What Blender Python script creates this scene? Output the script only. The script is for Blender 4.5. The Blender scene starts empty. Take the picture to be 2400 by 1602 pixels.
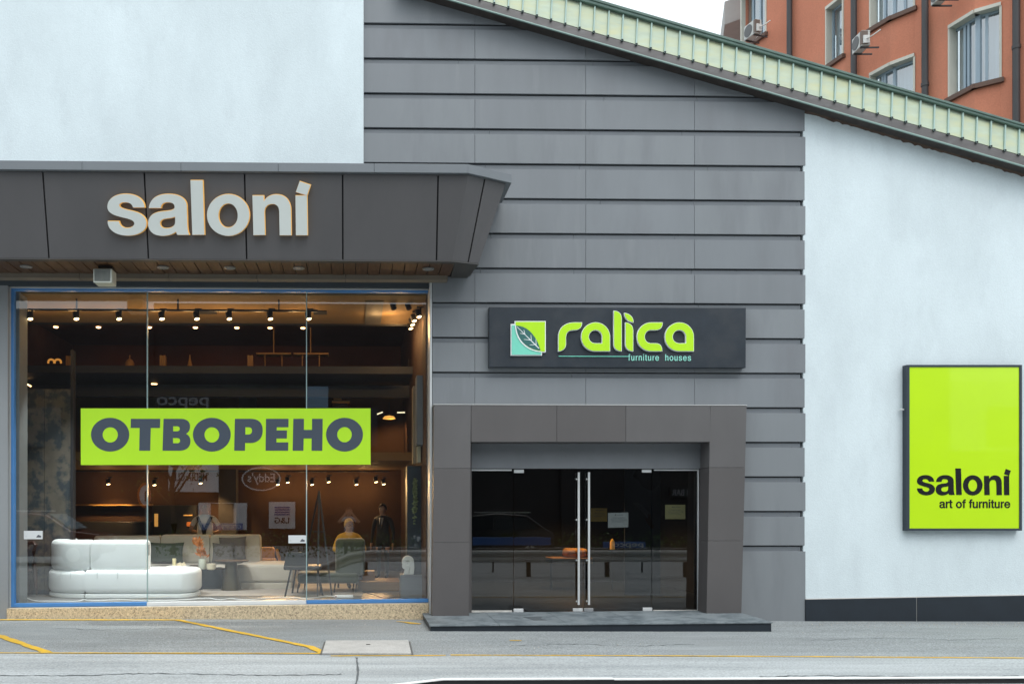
import bpy, bmesh, math, random
from mathutils import Vector, Matrix
random.seed(7)
SC = bpy.context.scene
COL = SC.collection
# ------------------------------------------------------------------ camera
F, CX, CY, W, H = 2092.0, 874.0, 1195.0, 2400.0, 1602.0
D, EYE, YAW = 13.5, 1.69, math.radians(1.2)
cam = bpy.data.cameras.new("camera")
camo = bpy.data.objects.new("camera", cam)
COL.objects.link(camo)
camo.location = (0, -D, EYE)
camo.rotation_euler = (math.radians(90), 0, -YAW)
cam.sensor_width = 36.0
cam.lens = 36.0 * F / W
cam.shift_x = (W / 2 - CX) / W
cam.shift_y = (CY - H / 2) / W
cam.clip_start, cam.clip_end = 0.1, 600
SC.camera = camo
# ------------------------------------------------------------------ light
SUN_EL, SUN_AZ = math.radians(58), math.radians(20)     # azimuth measured from straight behind the camera, to the right
wd = bpy.data.worlds.new("World")
SC.world = wd
wd.use_nodes = True
nt = wd.node_tree
bg = nt.nodes["Background"]
sky = nt.nodes.new("ShaderNodeTexSky")
sky.sky_type = 'NISHITA'
sky.sun_disc = False
sky.sun_elevation = SUN_EL
sky.sun_rotation = math.radians(180) - SUN_AZ
sky.dust_density = 4.0
sky.air_density = 1.2
hs = nt.nodes.new("ShaderNodeHueSaturation")            # overcast: the cloud cover washes the blue out
hs.inputs["Saturation"].default_value = 0.22
nt.links.new(sky.outputs[0], hs.inputs["Color"])
cl = nt.nodes.new("ShaderNodeMix"); cl.data_type = 'RGBA'   # an even white cloud layer over it
cl.inputs["Factor"].default_value = 0.72
cl.inputs["B"].default_value = (8.6, 9.5, 10.1, 1)
nt.links.new(hs.outputs[0], cl.inputs["A"])
tcw = nt.nodes.new("ShaderNodeTexCoord"); sxyz = nt.nodes.new("ShaderNodeSeparateXYZ")   # an overcast sky is brightest overhead
gr_ = nt.nodes.new("ShaderNodeMapRange"); gr_.inputs["From Max"].default_value = 1.0
gr_.inputs["To Min"].default_value = 0.62; gr_.inputs["To Max"].default_value = 1.55
nt.links.new(tcw.outputs["Generated"], sxyz.inputs[0]); nt.links.new(sxyz.outputs["Z"], gr_.inputs["Value"])
gm = nt.nodes.new("ShaderNodeVectorMath"); gm.operation = 'SCALE'
nt.links.new(cl.outputs["Result"], gm.inputs[0]); nt.links.new(gr_.outputs[0], gm.inputs["Scale"])
nt.links.new(gm.outputs[0], bg.inputs[0])
bg.inputs[1].default_value = 0.12
sl = bpy.data.lights.new("sun", 'SUN')
sl.energy = 0.6
sl.angle = math.radians(35)
sl.color = (1.0, 0.97, 0.92)
so = bpy.data.objects.new("sun", sl)
COL.objects.link(so)
sd = Vector((math.cos(SUN_EL) * math.sin(SUN_AZ), -math.cos(SUN_EL) * math.cos(SUN_AZ), math.sin(SUN_EL)))
so.rotation_euler = sd.to_track_quat('Z', 'Y').to_euler()
so.location = sd * 60
SC.view_settings.view_transform = 'Standard'
SC.view_settings.look = 'None'
SC.view_settings.exposure = 0.5
SC.view_settings.gamma = 1.0
SC.render.film_transparent = False
SC.cycles.max_bounces = 8
SC.cycles.transparent_max_bounces = 16
SC.cycles.sample_clamp_indirect = 4.0
SC.cycles.use_denoising = True
SC.cycles.caustics_reflective = False

# ------------------------------------------------------------------ projection helpers (photo pixel + a known depth -> a point)
RGT = Vector((math.cos(YAW), -math.sin(YAW), 0)); FWD = Vector((math.sin(YAW), math.cos(YAW), 0)); UPV = Vector((0, 0, 1))
CAM = Vector((0, -D, EYE))
def ray(px, py): return FWD + RGT * ((px - CX) / F) + UPV * (-(py - CY) / F)
def P(px, py, Y):
    r = ray(px, py)
    return CAM + r * ((Y + D) / r.y)
def PX(px, Y): return P(px, CY, Y).x
def PZ(py, Y, px=830): return P(px, py, Y).z
def PP(px, py, o, n):
    r = ray(px, py)
    return CAM + r * ((o - CAM).dot(n) / r.dot(n))
def gz(x): return (6.8 - x) * 0.004
def G(px, py, lift=0.0):
    r = ray(px, py); z = 0.0
    for _ in range(4):
        p = CAM + r * ((z - EYE) / r.z); z = gz(p.x) + lift
    return CAM + r * ((z - EYE) / r.z)

# ------------------------------------------------------------------ materials
MATS = {}
def M(name, col, rough=0.6, metal=0.0, var=0.06, scale=2.0, stretch=(1, 1, 1), bump=0.0, bscale=120.0, spec=0.5,
      emit=None, fine=0.0, fscale=90.0, col2=None, mixscale=3.0, mixlo=0.45, mixhi=0.6, coat=0.0, sheen=0.0):
    if name in MATS: return MATS[name]
    m = bpy.data.materials.new(name); m.use_nodes = True
    t = m.node_tree; N = t.nodes; L = t.links
    b = N["Principled BSDF"]
    b.inputs["Roughness"].default_value = rough
    b.inputs["Metallic"].default_value = metal
    b.inputs["Specular IOR Level"].default_value = spec
    if coat:
        b.inputs["Coat Weight"].default_value = coat; b.inputs["Coat Roughness"].default_value = 0.03
    if sheen: b.inputs["Sheen Weight"].default_value = sheen
    tc = N.new("ShaderNodeTexCoord")
    mp = N.new("ShaderNodeMapping"); mp.inputs["Scale"].default_value = stretch
    L.new(tc.outputs["Object"], mp.inputs[0])
    def noise(sc, det=5.0, vec=mp):
        n = N.new("ShaderNodeTexNoise"); n.inputs["Scale"].default_value = sc; n.inputs["Detail"].default_value = det
        n.inputs["Roughness"].default_value = 0.6
        L.new(vec.outputs[0], n.inputs["Vector"]); return n
    def mixc(f, a, bb):
        x = N.new("ShaderNodeMix"); x.data_type = 'RGBA'
        L.new(f, x.inputs["Factor"])
        for s, v in ((x.inputs["A"], a), (x.inputs["B"], bb)):
            if isinstance(v, tuple): s.default_value = (*v, 1)
            else: L.new(v, s)
        return x.outputs["Result"]
    def ramp(f, lo, hi):
        r = N.new("ShaderNodeMapRange"); r.inputs["From Min"].default_value = lo; r.inputs["From Max"].default_value = hi
        L.new(f, r.inputs["Value"]); return r.outputs[0]
    c = tuple(col)
    dk = tuple(max(0, v * (1 - var)) for v in c); lt = tuple(min(1, v * (1 + var)) for v in c)
    out = mixc(ramp(noise(scale).outputs["Fac"], 0.3, 0.7), dk, lt)
    if col2:
        out = mixc(ramp(noise(mixscale, 8.0).outputs["Fac"], mixlo, mixhi), out, tuple(col2))
    if fine:
        nf = noise(fscale, 2.0, tc_vec(N, L, tc))
        mm = N.new("ShaderNodeMix"); mm.data_type = 'RGBA'; mm.blend_type = 'MULTIPLY'
        mm.inputs["Factor"].default_value = 1.0
        g = mixc(ramp(nf.outputs["Fac"], 0.3, 0.7), (1 - fine,) * 3, (1.0,) * 3)
        L.new(out, mm.inputs["A"]); L.new(g, mm.inputs["B"]); out = mm.outputs["Result"]
    L.new(out, b.inputs["Base Color"])
    rr = ramp(noise(scale * 3).outputs["Fac"], 0.0, 1.0)
    mr = N.new("ShaderNodeMath"); mr.operation = 'MULTIPLY_ADD'
    L.new(rr, mr.inputs[0]); mr.inputs[1].default_value = 0.16 * rough; mr.inputs[2].default_value = rough * 0.92
    L.new(mr.outputs[0], b.inputs["Roughness"])
    if bump:
        bn = N.new("ShaderNodeBump"); bn.inputs["Strength"].default_value = bump; bn.inputs["Distance"].default_value = 0.02
        L.new(noise(bscale, 4.0, tc_vec(N, L, tc)).outputs["Fac"], bn.inputs["Height"])
        L.new(bn.outputs[0], b.inputs["Normal"])
    if emit:
        b.inputs["Emission Color"].default_value = (*emit[0], 1); b.inputs["Emission Strength"].default_value = emit[1]
    MATS[name] = m
    return m
def tc_vec(N, L, tc):
    q = N.new("ShaderNodeMapping"); L.new(tc.outputs["Object"], q.inputs[0]); return q
def glass(name, tint, ior=1.5, refl=1.0, wav=0.0):
    if name in MATS: return MATS[name]
    m = bpy.data.materials.new(name); m.use_nodes = True
    t = m.node_tree; N = t.nodes; L = t.links
    N.remove(N["Principled BSDF"])
    tr = N.new("ShaderNodeBsdfTransparent"); tr.inputs[0].default_value = (*tint, 1)
    gl = N.new("ShaderNodeBsdfGlossy"); gl.inputs["Roughness"].default_value = 0.004
    gl.inputs[0].default_value = (refl, refl, refl, 1)
    fr = N.new("ShaderNodeFresnel"); fr.inputs[0].default_value = ior
    mx = N.new("ShaderNodeMixShader")
    ge = N.new("ShaderNodeNewGeometry"); fm_ = N.new("ShaderNodeMath"); fm_.operation = 'SUBTRACT'; fm_.use_clamp = True
    L.new(fr.outputs[0], fm_.inputs[0]); L.new(ge.outputs["Backfacing"], fm_.inputs[1])     # the outer face of the pane does the reflecting
    L.new(fm_.outputs[0], mx.inputs[0]); L.new(tr.outputs[0], mx.inputs[1]); L.new(gl.outputs[0], mx.inputs[2])
    L.new(mx.outputs[0], N["Material Output"].inputs["Surface"])
    if wav:
        tc = N.new("ShaderNodeTexCoord"); n = N.new("ShaderNodeTexNoise"); n.inputs["Scale"].default_value = 0.8
        n.inputs["Detail"].default_value = 0.0
        L.new(tc.outputs["Object"], n.inputs["Vector"])
        bn = N.new("ShaderNodeBump"); bn.inputs["Strength"].default_value = wav; bn.inputs["Distance"].default_value = 0.02
        L.new(n.outputs["Fac"], bn.inputs["Height"])
        L.new(bn.outputs[0], gl.inputs["Normal"])
    MATS[name] = m
    return m

WHITE = M("white_render", (0.695, 0.775, 0.80), 0.9, var=0.06, scale=1.3, stretch=(1, 1, .45), bump=0.25, bscale=60, fine=0.05, fscale=40,
          col2=(0.62, 0.69, 0.715), mixscale=2.0, mixlo=0.52, mixhi=0.82)
GREY = M("grey_composite_panel", (0.21, 0.226, 0.242), 0.5, var=0.07, scale=1.0, stretch=(1.4, 1, .35), fine=0.05, fscale=200,
         col2=(0.175, 0.18, 0.195), mixscale=1.1, mixlo=.5, mixhi=.8)
GREYB = M("grey_panel_faded", (0.220, 0.236, 0.25), 0.5, var=0.07, scale=.8, stretch=(1.6, 1, .3), fine=0.05, fscale=200, col2=(0.18, 0.19, 0.205), mixscale=1.7, mixlo=.5, mixhi=.8)
GREYC = M("grey_panel_streaked", (0.203, 0.217, 0.232), 0.5, var=0.07, scale=1.1, stretch=(1.8, 1, .25), fine=0.05, fscale=200, col2=(0.235, 0.25, 0.262), mixscale=2.4, mixlo=.55, mixhi=.75)
FASC = M("warm_grey_fascia", (0.088, 0.084, 0.086), 0.5, var=0.07, scale=1.2, stretch=(1.5, 1, .5), fine=0.08, fscale=160)
PORT = M("portal_panel", (0.106, 0.098, 0.097), 0.5, var=0.09, scale=0.9, stretch=(1.2, 1, .6), fine=0.08, fscale=180)
PORT2 = M("portal_panel_light", (0.124, 0.118, 0.118), 0.5, var=0.09, scale=0.9, stretch=(1.2, 1, .6), fine=0.08, fscale=180)
COPG = M("coping_metal", (0.165, 0.18, 0.195), 0.45, var=0.05, scale=1.5)
DARKGAP = M("dark_gap", (0.012, 0.012, 0.014), 0.8)
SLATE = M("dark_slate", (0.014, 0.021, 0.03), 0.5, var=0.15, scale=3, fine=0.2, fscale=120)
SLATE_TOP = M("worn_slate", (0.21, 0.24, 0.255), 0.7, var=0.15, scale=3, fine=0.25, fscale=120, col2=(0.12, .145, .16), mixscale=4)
GRANITE = M("yellow_granite", (0.76, 0.61, 0.40), 0.5, var=0.15, scale=18, fine=0.4, fscale=55, col2=(0.42, 0.32, 0.22), mixscale=38, mixlo=.52, mixhi=.62)
GREEN = M("green_roof_metal", (0.37, 0.435, 0.325), 0.5, var=0.09, scale=3, stretch=(1, 1, 3), col2=(0.43, 0.445, 0.255), mixscale=2.6, mixlo=.42, mixhi=.7)
GREENRIB = M("green_roof_rib", (0.27, 0.38, 0.34), 0.5)
GREENDK = M("green_roof_trim", (0.10, 0.16, 0.135), 0.5, var=.2, scale=4)
BROWNMET = M("brown_gutter_metal", (0.10, 0.092, 0.09), 0.55, var=.2, scale=2.5, stretch=(1, 1, 3), col2=(.14, .14, .14), mixscale=5, mixlo=.55, mixhi=.75)
SOFFIT_DK = M("stained_soffit", (0.045, 0.036, 0.032), 0.8, var=.3, scale=6)
WOODS = M("soffit_planks", (0.07, 0.034, 0.017), 0.6, var=.3, scale=5, stretch=(6, .6, 1))
BEIGE = M("beige_beam", (0.16, 0.135, 0.105), 0.7, var=.12, scale=2)
ALU = M("aluminium_trim", (0.62, 0.64, 0.64), 0.4, metal=0.3)
BLUE = M("blue_frame", (0.07, 0.23, 0.52), 0.5, var=.08)
STEEL = M("brushed_steel", (0.62, 0.62, 0.60), 0.32, metal=0.85)
GLASS = glass("shop_glass", (0.96, 0.98, 0.975), 2.05, 1.0, 0.02)
DGLASS = glass("door_glass", (0.62, 0.64, 0.65), 1.85, 0.95, 0.015)
GEDGE = M("glass_edge", (0.30, 0.42, 0.42), 0.3)
LIME = M("lime_vinyl", (0.475, 0.82, 0.018), 0.45, var=.03, scale=1.5)
LIMEBOX = M("lime_acrylic", (0.545, 0.84, 0.004), 0.3, var=.03, scale=.8, coat=0.6)
INK = M("slate_ink", (0.055, 0.072, 0.10), 0.5, var=.03)
BLACKINK = M("black_ink", (0.012, 0.013, 0.013), 0.25, coat=.3)
SIGNDK = M("sign_board_dark", (0.018, 0.026, 0.036), 0.42, var=.2, scale=2.5, col2=(.03, .036, .044), mixscale=2)
BOXFRAME = M("box_frame", (0.03, 0.042, 0.056), 0.45, var=.1)
SIGNLIME = M("sign_lime", (0.46, 0.80, 0.01), 0.4, var=.04, emit=((0.46, 0.8, 0.0), 0.03))
SIGNWHITE = M("sign_white", (0.86, 0.88, 0.88), 0.4)
SIGNMINT = M("sign_mint", (0.20, 0.68, 0.52), 0.4)
SIGNTEAL = M("sign_teal", (0.035, 0.14, 0.13), 0.4)
LETTER = M("letter_face", (0.60, 0.63, 0.60), 0.5, var=.04, scale=1.2)
AMBER = M("amber_letter_edge", (0.85, 0.50, 0.14), 0.4, emit=((1.0, 0.55, 0.12), 0.18))
BULB = M("warm_bulb", (1, .8, .5), 0.5, emit=((1.0, 0.66, 0.30), 9.0))
BULB2 = M("dim_red_bulb", (1, .7, .4), 0.5, emit=((1.0, 0.55, 0.24), 6.0))
BLACKMET = M("black_metal", (0.012, 0.012, 0.013), 0.45)
YELLOWP = M("yellow_road_paint", (0.66, 0.40, 0.02), 0.7, var=.15, scale=8, col2=(0.42, 0.36, 0.22), mixscale=30, mixlo=.54, mixhi=.66)
ASPH = M("grey_asphalt", (0.36, 0.383, 0.388), 0.92, var=.18, scale=.9, stretch=(.6, 2.2, 1), fine=.6, fscale=55, col2=(.36, .375, .375), mixscale=1.7, mixlo=.5, mixhi=.75, bump=.35, bscale=90)
ROADM = M("pale_road", (0.455, 0.48, 0.485), 0.92, var=.18, scale=1.1, stretch=(.25, 2.6, 1), fine=.42, fscale=45, col2=(.31, .335, .345), mixscale=1.8, mixlo=.5, mixhi=.78, bump=.3, bscale=80)
CONC = M("concrete_cover", (0.50, 0.49, 0.47), 0.9, var=.1, scale=5, fine=.3, fscale=60)

# ------------------------------------------------------------------ mesh helpers
def tag(o, label=None, cat=None, group=None, kind=None):
    if label: o["label"] = label
    if cat: o["category"] = cat
    if group: o["group"] = group
    if kind: o["kind"] = kind
    return o
def worldloc(o):
    v = Vector((0, 0, 0))
    while o is not None:
        v = v + Vector(o.location); o = o.parent
    return v
def thing(name, loc, label, cat, group=None):
    o = bpy.data.objects.new(name, None)
    o.empty_display_size = 0.1
    COL.objects.link(o); o.location = loc
    return tag(o, label, cat, group)
class MB:
    """collects shapes given in world coordinates; build() links them as one mesh object"""
    def __init__(s): s.v = []; s.f = []; s.m = []
    def add(s, vs, fs, mi=0):
        n = len(s.v); s.v += [Vector(q) for q in vs]; s.f += [[n + i for i in q] for q in fs]; s.m += [mi] * len(fs); return s
    def box(s, x0, x1, y0, y1, z0, z1, mi=0):
        x0, x1 = sorted((x0, x1)); y0, y1 = sorted((y0, y1)); z0, z1 = sorted((z0, z1))
        return s.add([(x0, y0, z0), (x1, y0, z0), (x1, y1, z0), (x0, y1, z0), (x0, y0, z1), (x1, y0, z1), (x1, y1, z1), (x0, y1, z1)],
                     [(0, 3, 2, 1), (4, 5, 6, 7), (0, 1, 5, 4), (1, 2, 6, 5), (2, 3, 7, 6), (3, 0, 4, 7)], mi)
    def hexa(s, a, b, mi=0):      # two quads of four points, joined
        return s.add(list(a) + list(b), [(0, 1, 2, 3), (7, 6, 5, 4), (0, 4, 5, 1), (1, 5, 6, 2), (2, 6, 7, 3), (3, 7, 4, 0)], mi)
    def prism(s, pts, d, mi=0):   # polygon pushed along d
        n = len(pts); d = Vector(d); a = [Vector(p) for p in pts]
        return s.add(a + [p + d for p in a], [list(range(n)), list(range(2 * n - 1, n - 1, -1))] +
                     [[i, i + n, (i + 1) % n + n, (i + 1) % n] for i in range(n)], mi)
    def loft(s, rings, mi=0, cap=True):
        n = len(rings[0]); vs = [p for r in rings for p in r]; fs = []
        for k in range(len(rings) - 1):
            for i in range(n):
                j = (i + 1) % n; fs.append((k * n + i, k * n + j, (k + 1) * n + j, (k + 1) * n + i))
        if cap: fs += [list(range(n))[::-1], list(range((len(rings) - 1) * n, len(rings) * n))]
        return s.add(vs, fs, mi)
    def tube(s, path, r, n=10, mi=0, cap=True):
        path = [Vector(p) for p in path]; rings = []; rs = r if isinstance(r, (list, tuple)) else [r] * len(path)
        for i, p in enumerate(path):
            t = (path[min(i + 1, len(path) - 1)] - path[max(i - 1, 0)]).normalized()
            a = t.cross(Vector((0, 0, 1)))
            if a.length < 1e-3: a = Vector((1, 0, 0))
            a.normalize(); b = t.cross(a)
            rings.append([p + (a * math.cos(k * 2 * math.pi / n) + b * math.sin(k * 2 * math.pi / n)) * rs[i] for k in range(n)])
        return s.loft(rings, mi, cap)
    def lathe(s, prof, c, n=28, mi=0):   # profile of (radius, z)
        c = Vector(c)
        return s.loft([[c + Vector((max(r, 1e-4) * math.cos(k * 2 * math.pi / n), max(r, 1e-4) * math.sin(k * 2 * math.pi / n), z)) for k in range(n)] for r, z in prof], mi)
    def build(s, name, mats, parent=None, bevel=0.0, smooth=False, seg=2, kind=None):
        me = bpy.data.meshes.new(name)
        if parent is not None: org = worldloc(parent)
        else:
            xs = [q.x for q in s.v]; ys = [q.y for q in s.v]; zs = [q.z for q in s.v]
            org = Vector(((min(xs) + max(xs)) / 2, (min(ys) + max(ys)) / 2, min(zs)))
        me.from_pydata([q - org for q in s.v], [], s.f)
        mats = mats if isinstance(mats, (list, tuple)) else [mats]
        for k in mats: me.materials.append(k)
        for p, mi in zip(me.polygons, s.m): p.material_index = mi
        bm = bmesh.new(); bm.from_mesh(me)
        bmesh.ops.recalc_face_normals(bm, faces=bm.faces)
        if bevel:
            es = [e for e in bm.edges if len(e.link_faces) == 2 and e.calc_face_angle(0) > 0.5]
            bmesh.ops.bevel(bm, geom=es, offset=bevel, segments=seg, affect='EDGES', profile=0.5, clamp_overlap=True)
        bm.to_mesh(me); bm.free()
        if smooth:
            for p in me.polygons: p.use_smooth = True
            me.set_sharp_from_angle(angle=math.radians(38))
        o = bpy.data.objects.new(name, me); COL.objects.link(o)
        if parent is not None: o.parent = parent
        else: o.location = org
        if kind: o["kind"] = kind
        return o
def copy_tree(o, parent=None):
    c = o.copy(); COL.objects.link(c); c.parent = parent
    for ch in list(o.children): copy_tree(ch, c)
    return c
def bez(path, n=10):
    """'M x y L x y C x y x y x y Z' as a list of closed 2-D outlines"""
    tk = path.replace(',', ' ').split(); i = 0; out = []; cur = []
    while i < len(tk):
        c = tk[i]; i += 1
        if c == 'M':
            cur = [(float(tk[i]), float(tk[i + 1]))]; i += 2
        elif c == 'L':
            cur.append((float(tk[i]), float(tk[i + 1]))); i += 2
        elif c == 'C':
            a = cur[-1]; q = [float(t) for t in tk[i:i + 6]]; i += 6
            for k in range(1, n + 1):
                t = k / n; u = 1 - t
                cur.append(tuple(u ** 3 * a[d] + 3 * u * u * t * q[d] + 3 * u * t * t * q[2 + d] + t ** 3 * q[4 + d] for d in (0, 1)))
        elif c == 'Z':
            if abs(cur[0][0] - cur[-1][0]) + abs(cur[0][1] - cur[-1][1]) < 1e-6: cur.pop()
            out.append(cur); cur = []
    return out
def ell(cx, cy, rx, ry, n=40, a0=0): return [(cx + rx * math.cos(2 * math.pi * k / n + a0), cy + ry * math.sin(2 * math.pi * k / n + a0)) for k in range(n)]
def flat_shape(loops, depth, offset=0.0, bevel=0.0):
    """filled 2-D outlines (with holes) -> list of verts, faces; depth along +w"""
    cu = bpy.data.curves.new("c", 'CURVE'); cu.dimensions = '2D'; cu.fill_mode = 'BOTH'
    cu.extrude = depth / 2; cu.offset = offset; cu.bevel_depth = bevel; cu.bevel_resolution = 1
    for lp in loops:
        sp = cu.splines.new('POLY'); sp.points.add(len(lp) - 1); sp.use_cyclic_u = True
        for q, p in zip(sp.points, lp): q.co = (p[0], p[1], 0, 1)
    ob = bpy.data.objects.new("c", cu); me = bpy.data.meshes.new_from_object(ob)
    vs = [v.co.copy() for v in me.vertices]; fs = [list(p.vertices) for p in me.polygons]
    bpy.data.objects.remove(ob); bpy.data.curves.remove(cu); bpy.data.meshes.remove(me)
    return [Vector((v.x, v.y, v.z + depth / 2)) for v in vs], fs
def text_shape(s, depth, offset=0.0):
    cu = bpy.data.curves.new("t", 'FONT'); cu.body = s; cu.size = 1; cu.extrude = depth / 2; cu.offset = offset; cu.resolution_u = 6
    ob = bpy.data.objects.new("t", cu); me = bpy.data.meshes.new_from_object(ob)
    vs = [v.co.copy() for v in me.vertices]; fs = [list(p.vertices) for p in me.polygons]
    bpy.data.objects.remove(ob); bpy.data.curves.remove(cu); bpy.data.meshes.remove(me)
    return vs, fs
GLY = {"o": (540, None), "n": (500, "M 60 0 L 60 520 L 148 520 L 148 440 C 180 500 230 532 300 532 C 400 532 445 475 445 370 L 445 0 L 353 0 L 353 350 C 353 420 330 452 278 452 C 205 452 152 400 152 310 L 152 0 Z"),
       "h": (500, "M 60 0 L 60 720 L 152 720 L 152 450 C 185 505 235 532 300 532 C 400 532 445 475 445 370 L 445 0 L 353 0 L 353 350 C 353 420 330 452 278 452 C 205 452 152 400 152 310 L 152 0 Z"),
       "i": (212, "M 60 0 L 152 0 L 152 520 L 60 520 Z M 60 625 L 152 625 L 152 720 L 60 720 Z"),
       "r": (305, "M 60 0 L 60 520 L 145 520 L 145 430 C 170 495 215 530 290 532 L 290 440 C 205 440 152 395 152 290 L 152 0 Z"),
       "t": (285, "M 90 520 L 90 660 L 182 660 L 182 520 L 265 520 L 265 445 L 182 445 L 182 120 C 182 85 195 78 225 78 L 265 80 L 265 0 C 245 -5 225 -8 200 -8 C 125 -8 90 25 90 95 L 90 445 L 20 445 L 20 520 Z"),
       "f": (285, "M 90 0 L 90 445 L 20 445 L 20 520 L 90 520 L 90 590 C 90 680 140 728 225 728 L 275 725 L 275 645 L 235 647 C 200 647 182 630 182 590 L 182 520 L 270 520 L 270 445 L 182 445 L 182 0 Z"),
       "e": (530, "M 480 165 L 388 165 C 370 100 330 68 270 68 C 190 68 140 130 138 235 L 490 235 C 495 430 410 532 270 532 C 130 532 40 425 40 260 C 40 95 130 -12 268 -12 C 380 -12 460 55 480 165 Z M 140 310 C 150 400 200 452 270 452 C 340 452 390 400 395 310 Z"),
       "a": (510, "M 50 370 L 142 370 C 146 425 185 452 255 452 C 325 452 360 428 360 380 C 360 335 335 325 255 315 C 110 300 40 245 40 140 C 40 45 105 -12 205 -12 C 275 -12 325 15 365 70 C 370 20 395 -8 440 -8 C 460 -8 470 -5 490 0 L 490 70 C 460 65 450 75 450 105 L 450 385 C 450 480 380 532 260 532 C 130 532 55 475 50 370 Z M 360 270 C 330 255 290 250 240 242 C 170 232 136 205 136 145 C 136 95 165 68 222 68 C 305 68 360 120 360 190 Z"),
       "s": (470, "M 30 160 L 122 160 C 128 95 165 68 240 68 C 305 68 342 95 342 140 C 342 180 320 195 260 208 L 190 224 C 90 246 45 290 45 375 C 45 470 120 532 235 532 C 350 532 420 480 425 370 L 333 370 C 328 425 295 452 230 452 C 172 452 138 427 138 385 C 138 345 165 330 225 317 L 290 302 C 390 280 437 235 437 150 C 437 50 360 -12 240 -12 C 110 -12 35 45 30 160 Z")}
def grotesque(string, track=0):
    """hand drawn sans serif outlines of a lower-case string, units of 1/1000 em"""
    out = []; x = 0
    for c in string:
        if c == " ": x += 260 + track; continue
        adv, pth = GLY[c]
        if c == "u": loops = [[(500 - a, 520 - b) for a, b in l] for l in bez(GLY["n"][1], 6)]
        elif c == "o": loops = [ell(270, 260, 232, 272, 28), ell(270, 260, 136, 190, 28)]
        else: loops = bez(pth, 6)
        out += [[(x + a, b) for a, b in l] for l in loops]; x += adv + track
    return out
GLY["u"] = GLY["n"]
class Plane:
    """a wall plane with its own right/up/out axes; can take pixel outlines"""
    def __init__(s, o, right=(1, 0, 0), up=(0, 0, 1)):
        s.o = Vector(o); s.r = Vector(right).normalized(); s.u = Vector(up).normalized(); s.n = s.r.cross(s.u)
    def px(s, x, y):
        p = PP(x, y, s.o, s.n) - s.o
        return (p.dot(s.r), p.dot(s.u))
    def at(s, u, v, w=0): return s.o + s.r * u + s.u * v + s.n * w
    def put(s, mb, loops, depth, lift=0.0, offset=0.0, bevel=0.0, mi=0):
        vs, fs = flat_shape(loops, depth, offset, bevel)
        mb.add([s.at(v.x, v.y, v.z + lift) for v in vs], fs, mi)
    def outline(s, mb, loops, u0, u1, v0, v1, depth, lift=0.0, offset=0.0):
        xs = [p[0] for l in loops for p in l]; ys = [p[1] for l in loops for p in l]
        f = lambda p: (u0 + (p[0] - min(xs)) / (max(xs) - min(xs)) * (u1 - u0), v0 + (p[1] - min(ys)) / (max(ys) - min(ys)) * (v1 - v0))
        s.put(mb, [[f(p) for p in l] for l in loops], depth, lift, offset)
    def text(s, mb, string, u0, u1, v0, v1, depth=0.004, lift=0.0, offset=0.0, mi=0):
        """fit a string's bounding box to u0..u1, v0..v1"""
        vs, fs = text_shape(string, depth, offset)
        x0 = min(v.x for v in vs); x1 = max(v.x for v in vs); y0 = min(v.y for v in vs); y1 = max(v.y for v in vs)
        mb.add([s.at(u0 + (v.x - x0) / (x1 - x0) * (u1 - u0), v0 + (v.y - y0) / (y1 - y0) * (v1 - v0), v.z + depth / 2 + lift) for v in vs], fs, mi)
def clip_poly(pts, a, b):
    """keep the part of a polygon in (x, z) with z <= a + b*x"""
    out = []
    for i in range(len(pts)):
        p, q = pts[i], pts[(i + 1) % len(pts)]
        dp = a + b * p[0] - p[1]; dq = a + b * q[0] - q[1]
        if dp >= 0: out.append(p)
        if dp * dq < 0:
            t = dp / (dp - dq); out.append((p[0] + t * (q[0] - p[0]), p[1] + t * (q[1] - p[1])))
    return out

# ================================================================== ground
g = MB(); R = 150
g.add([(-R, -R, gz(-R)), (R, -R, gz(R)), (R, R, gz(R)), (-R, R, gz(-R))], [(0, 1, 2, 3)])
g.build("pavement", ASPH, kind="structure")
ylA, ylB = G(0, 1531), G(2400, 1542)
def yl(x): return ylA.y + (ylB.y - ylA.y) * (x - ylA.x) / (ylB.x - ylA.x)
g = MB()
g.add([(-R, -60, gz(-R) + .004), (R, -60, gz(R) + .004), (R, yl(R), gz(R) + .004), (-R, yl(-R), gz(-R) + .004)], [(0, 1, 2, 3)])
g.build("road", ROADM, kind="structure")
def stripe(name, pts, w, jag=0.0, mat=YELLOWP, lift=.008):
    g = MB(); L = []; Rr = []
    P3 = [Vector(p) for p in pts]; Q = []
    for a, b in zip(P3[:-1], P3[1:]):
        n = max(1, int((b - a).length / .12))
        Q += [a.lerp(b, k / n) for k in range(n)]
    Q.append(P3[-1])
    for i, p in enumerate(Q):
        t = (Q[min(i + 1, len(Q) - 1)] - Q[max(0, i - 1)]); t.z = 0; t.normalize(); nn = Vector((-t.y, t.x, 0))
        wl = w / 2 * (1 + random.uniform(-jag, jag)); wr = w / 2 * (1 + random.uniform(-jag, jag))
        for side, lst, ww in ((1, L, wl), (-1, Rr, wr)):
            q = p + nn * side * ww; lst.append(Vector((q.x, q.y, gz(q.x) + lift)))
    n = len(Q)
    g.add(L + Rr, [(i, i + 1, n + i + 1, n + i) for i in range(n - 1)])
    return g.build(name, mat, kind="structure")
stripe("road_marking", [G(-400, 1527), G(0, 1530), G(750, 1531)], .055, .3)
stripe("road_marking", [G(775, 1537), G(1045, 1536), ], .05, .5)
stripe("road_marking", [G(1056, 1535), G(1600, 1537), G(2400, 1542), G(2700, 1544)], .055, .35)
stripe("road_marking", [G(-300, 1452), G(0, 1452), G(424, 1452.5)], .115, .2)
stripe("road_marking", [G(415, 1452), G(724, 1515), G(760, 1530)], .105, .25)
stripe("road_marking", [G(-250, 1440), G(0, 1490), G(112, 1529)], .11, .25)
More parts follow.
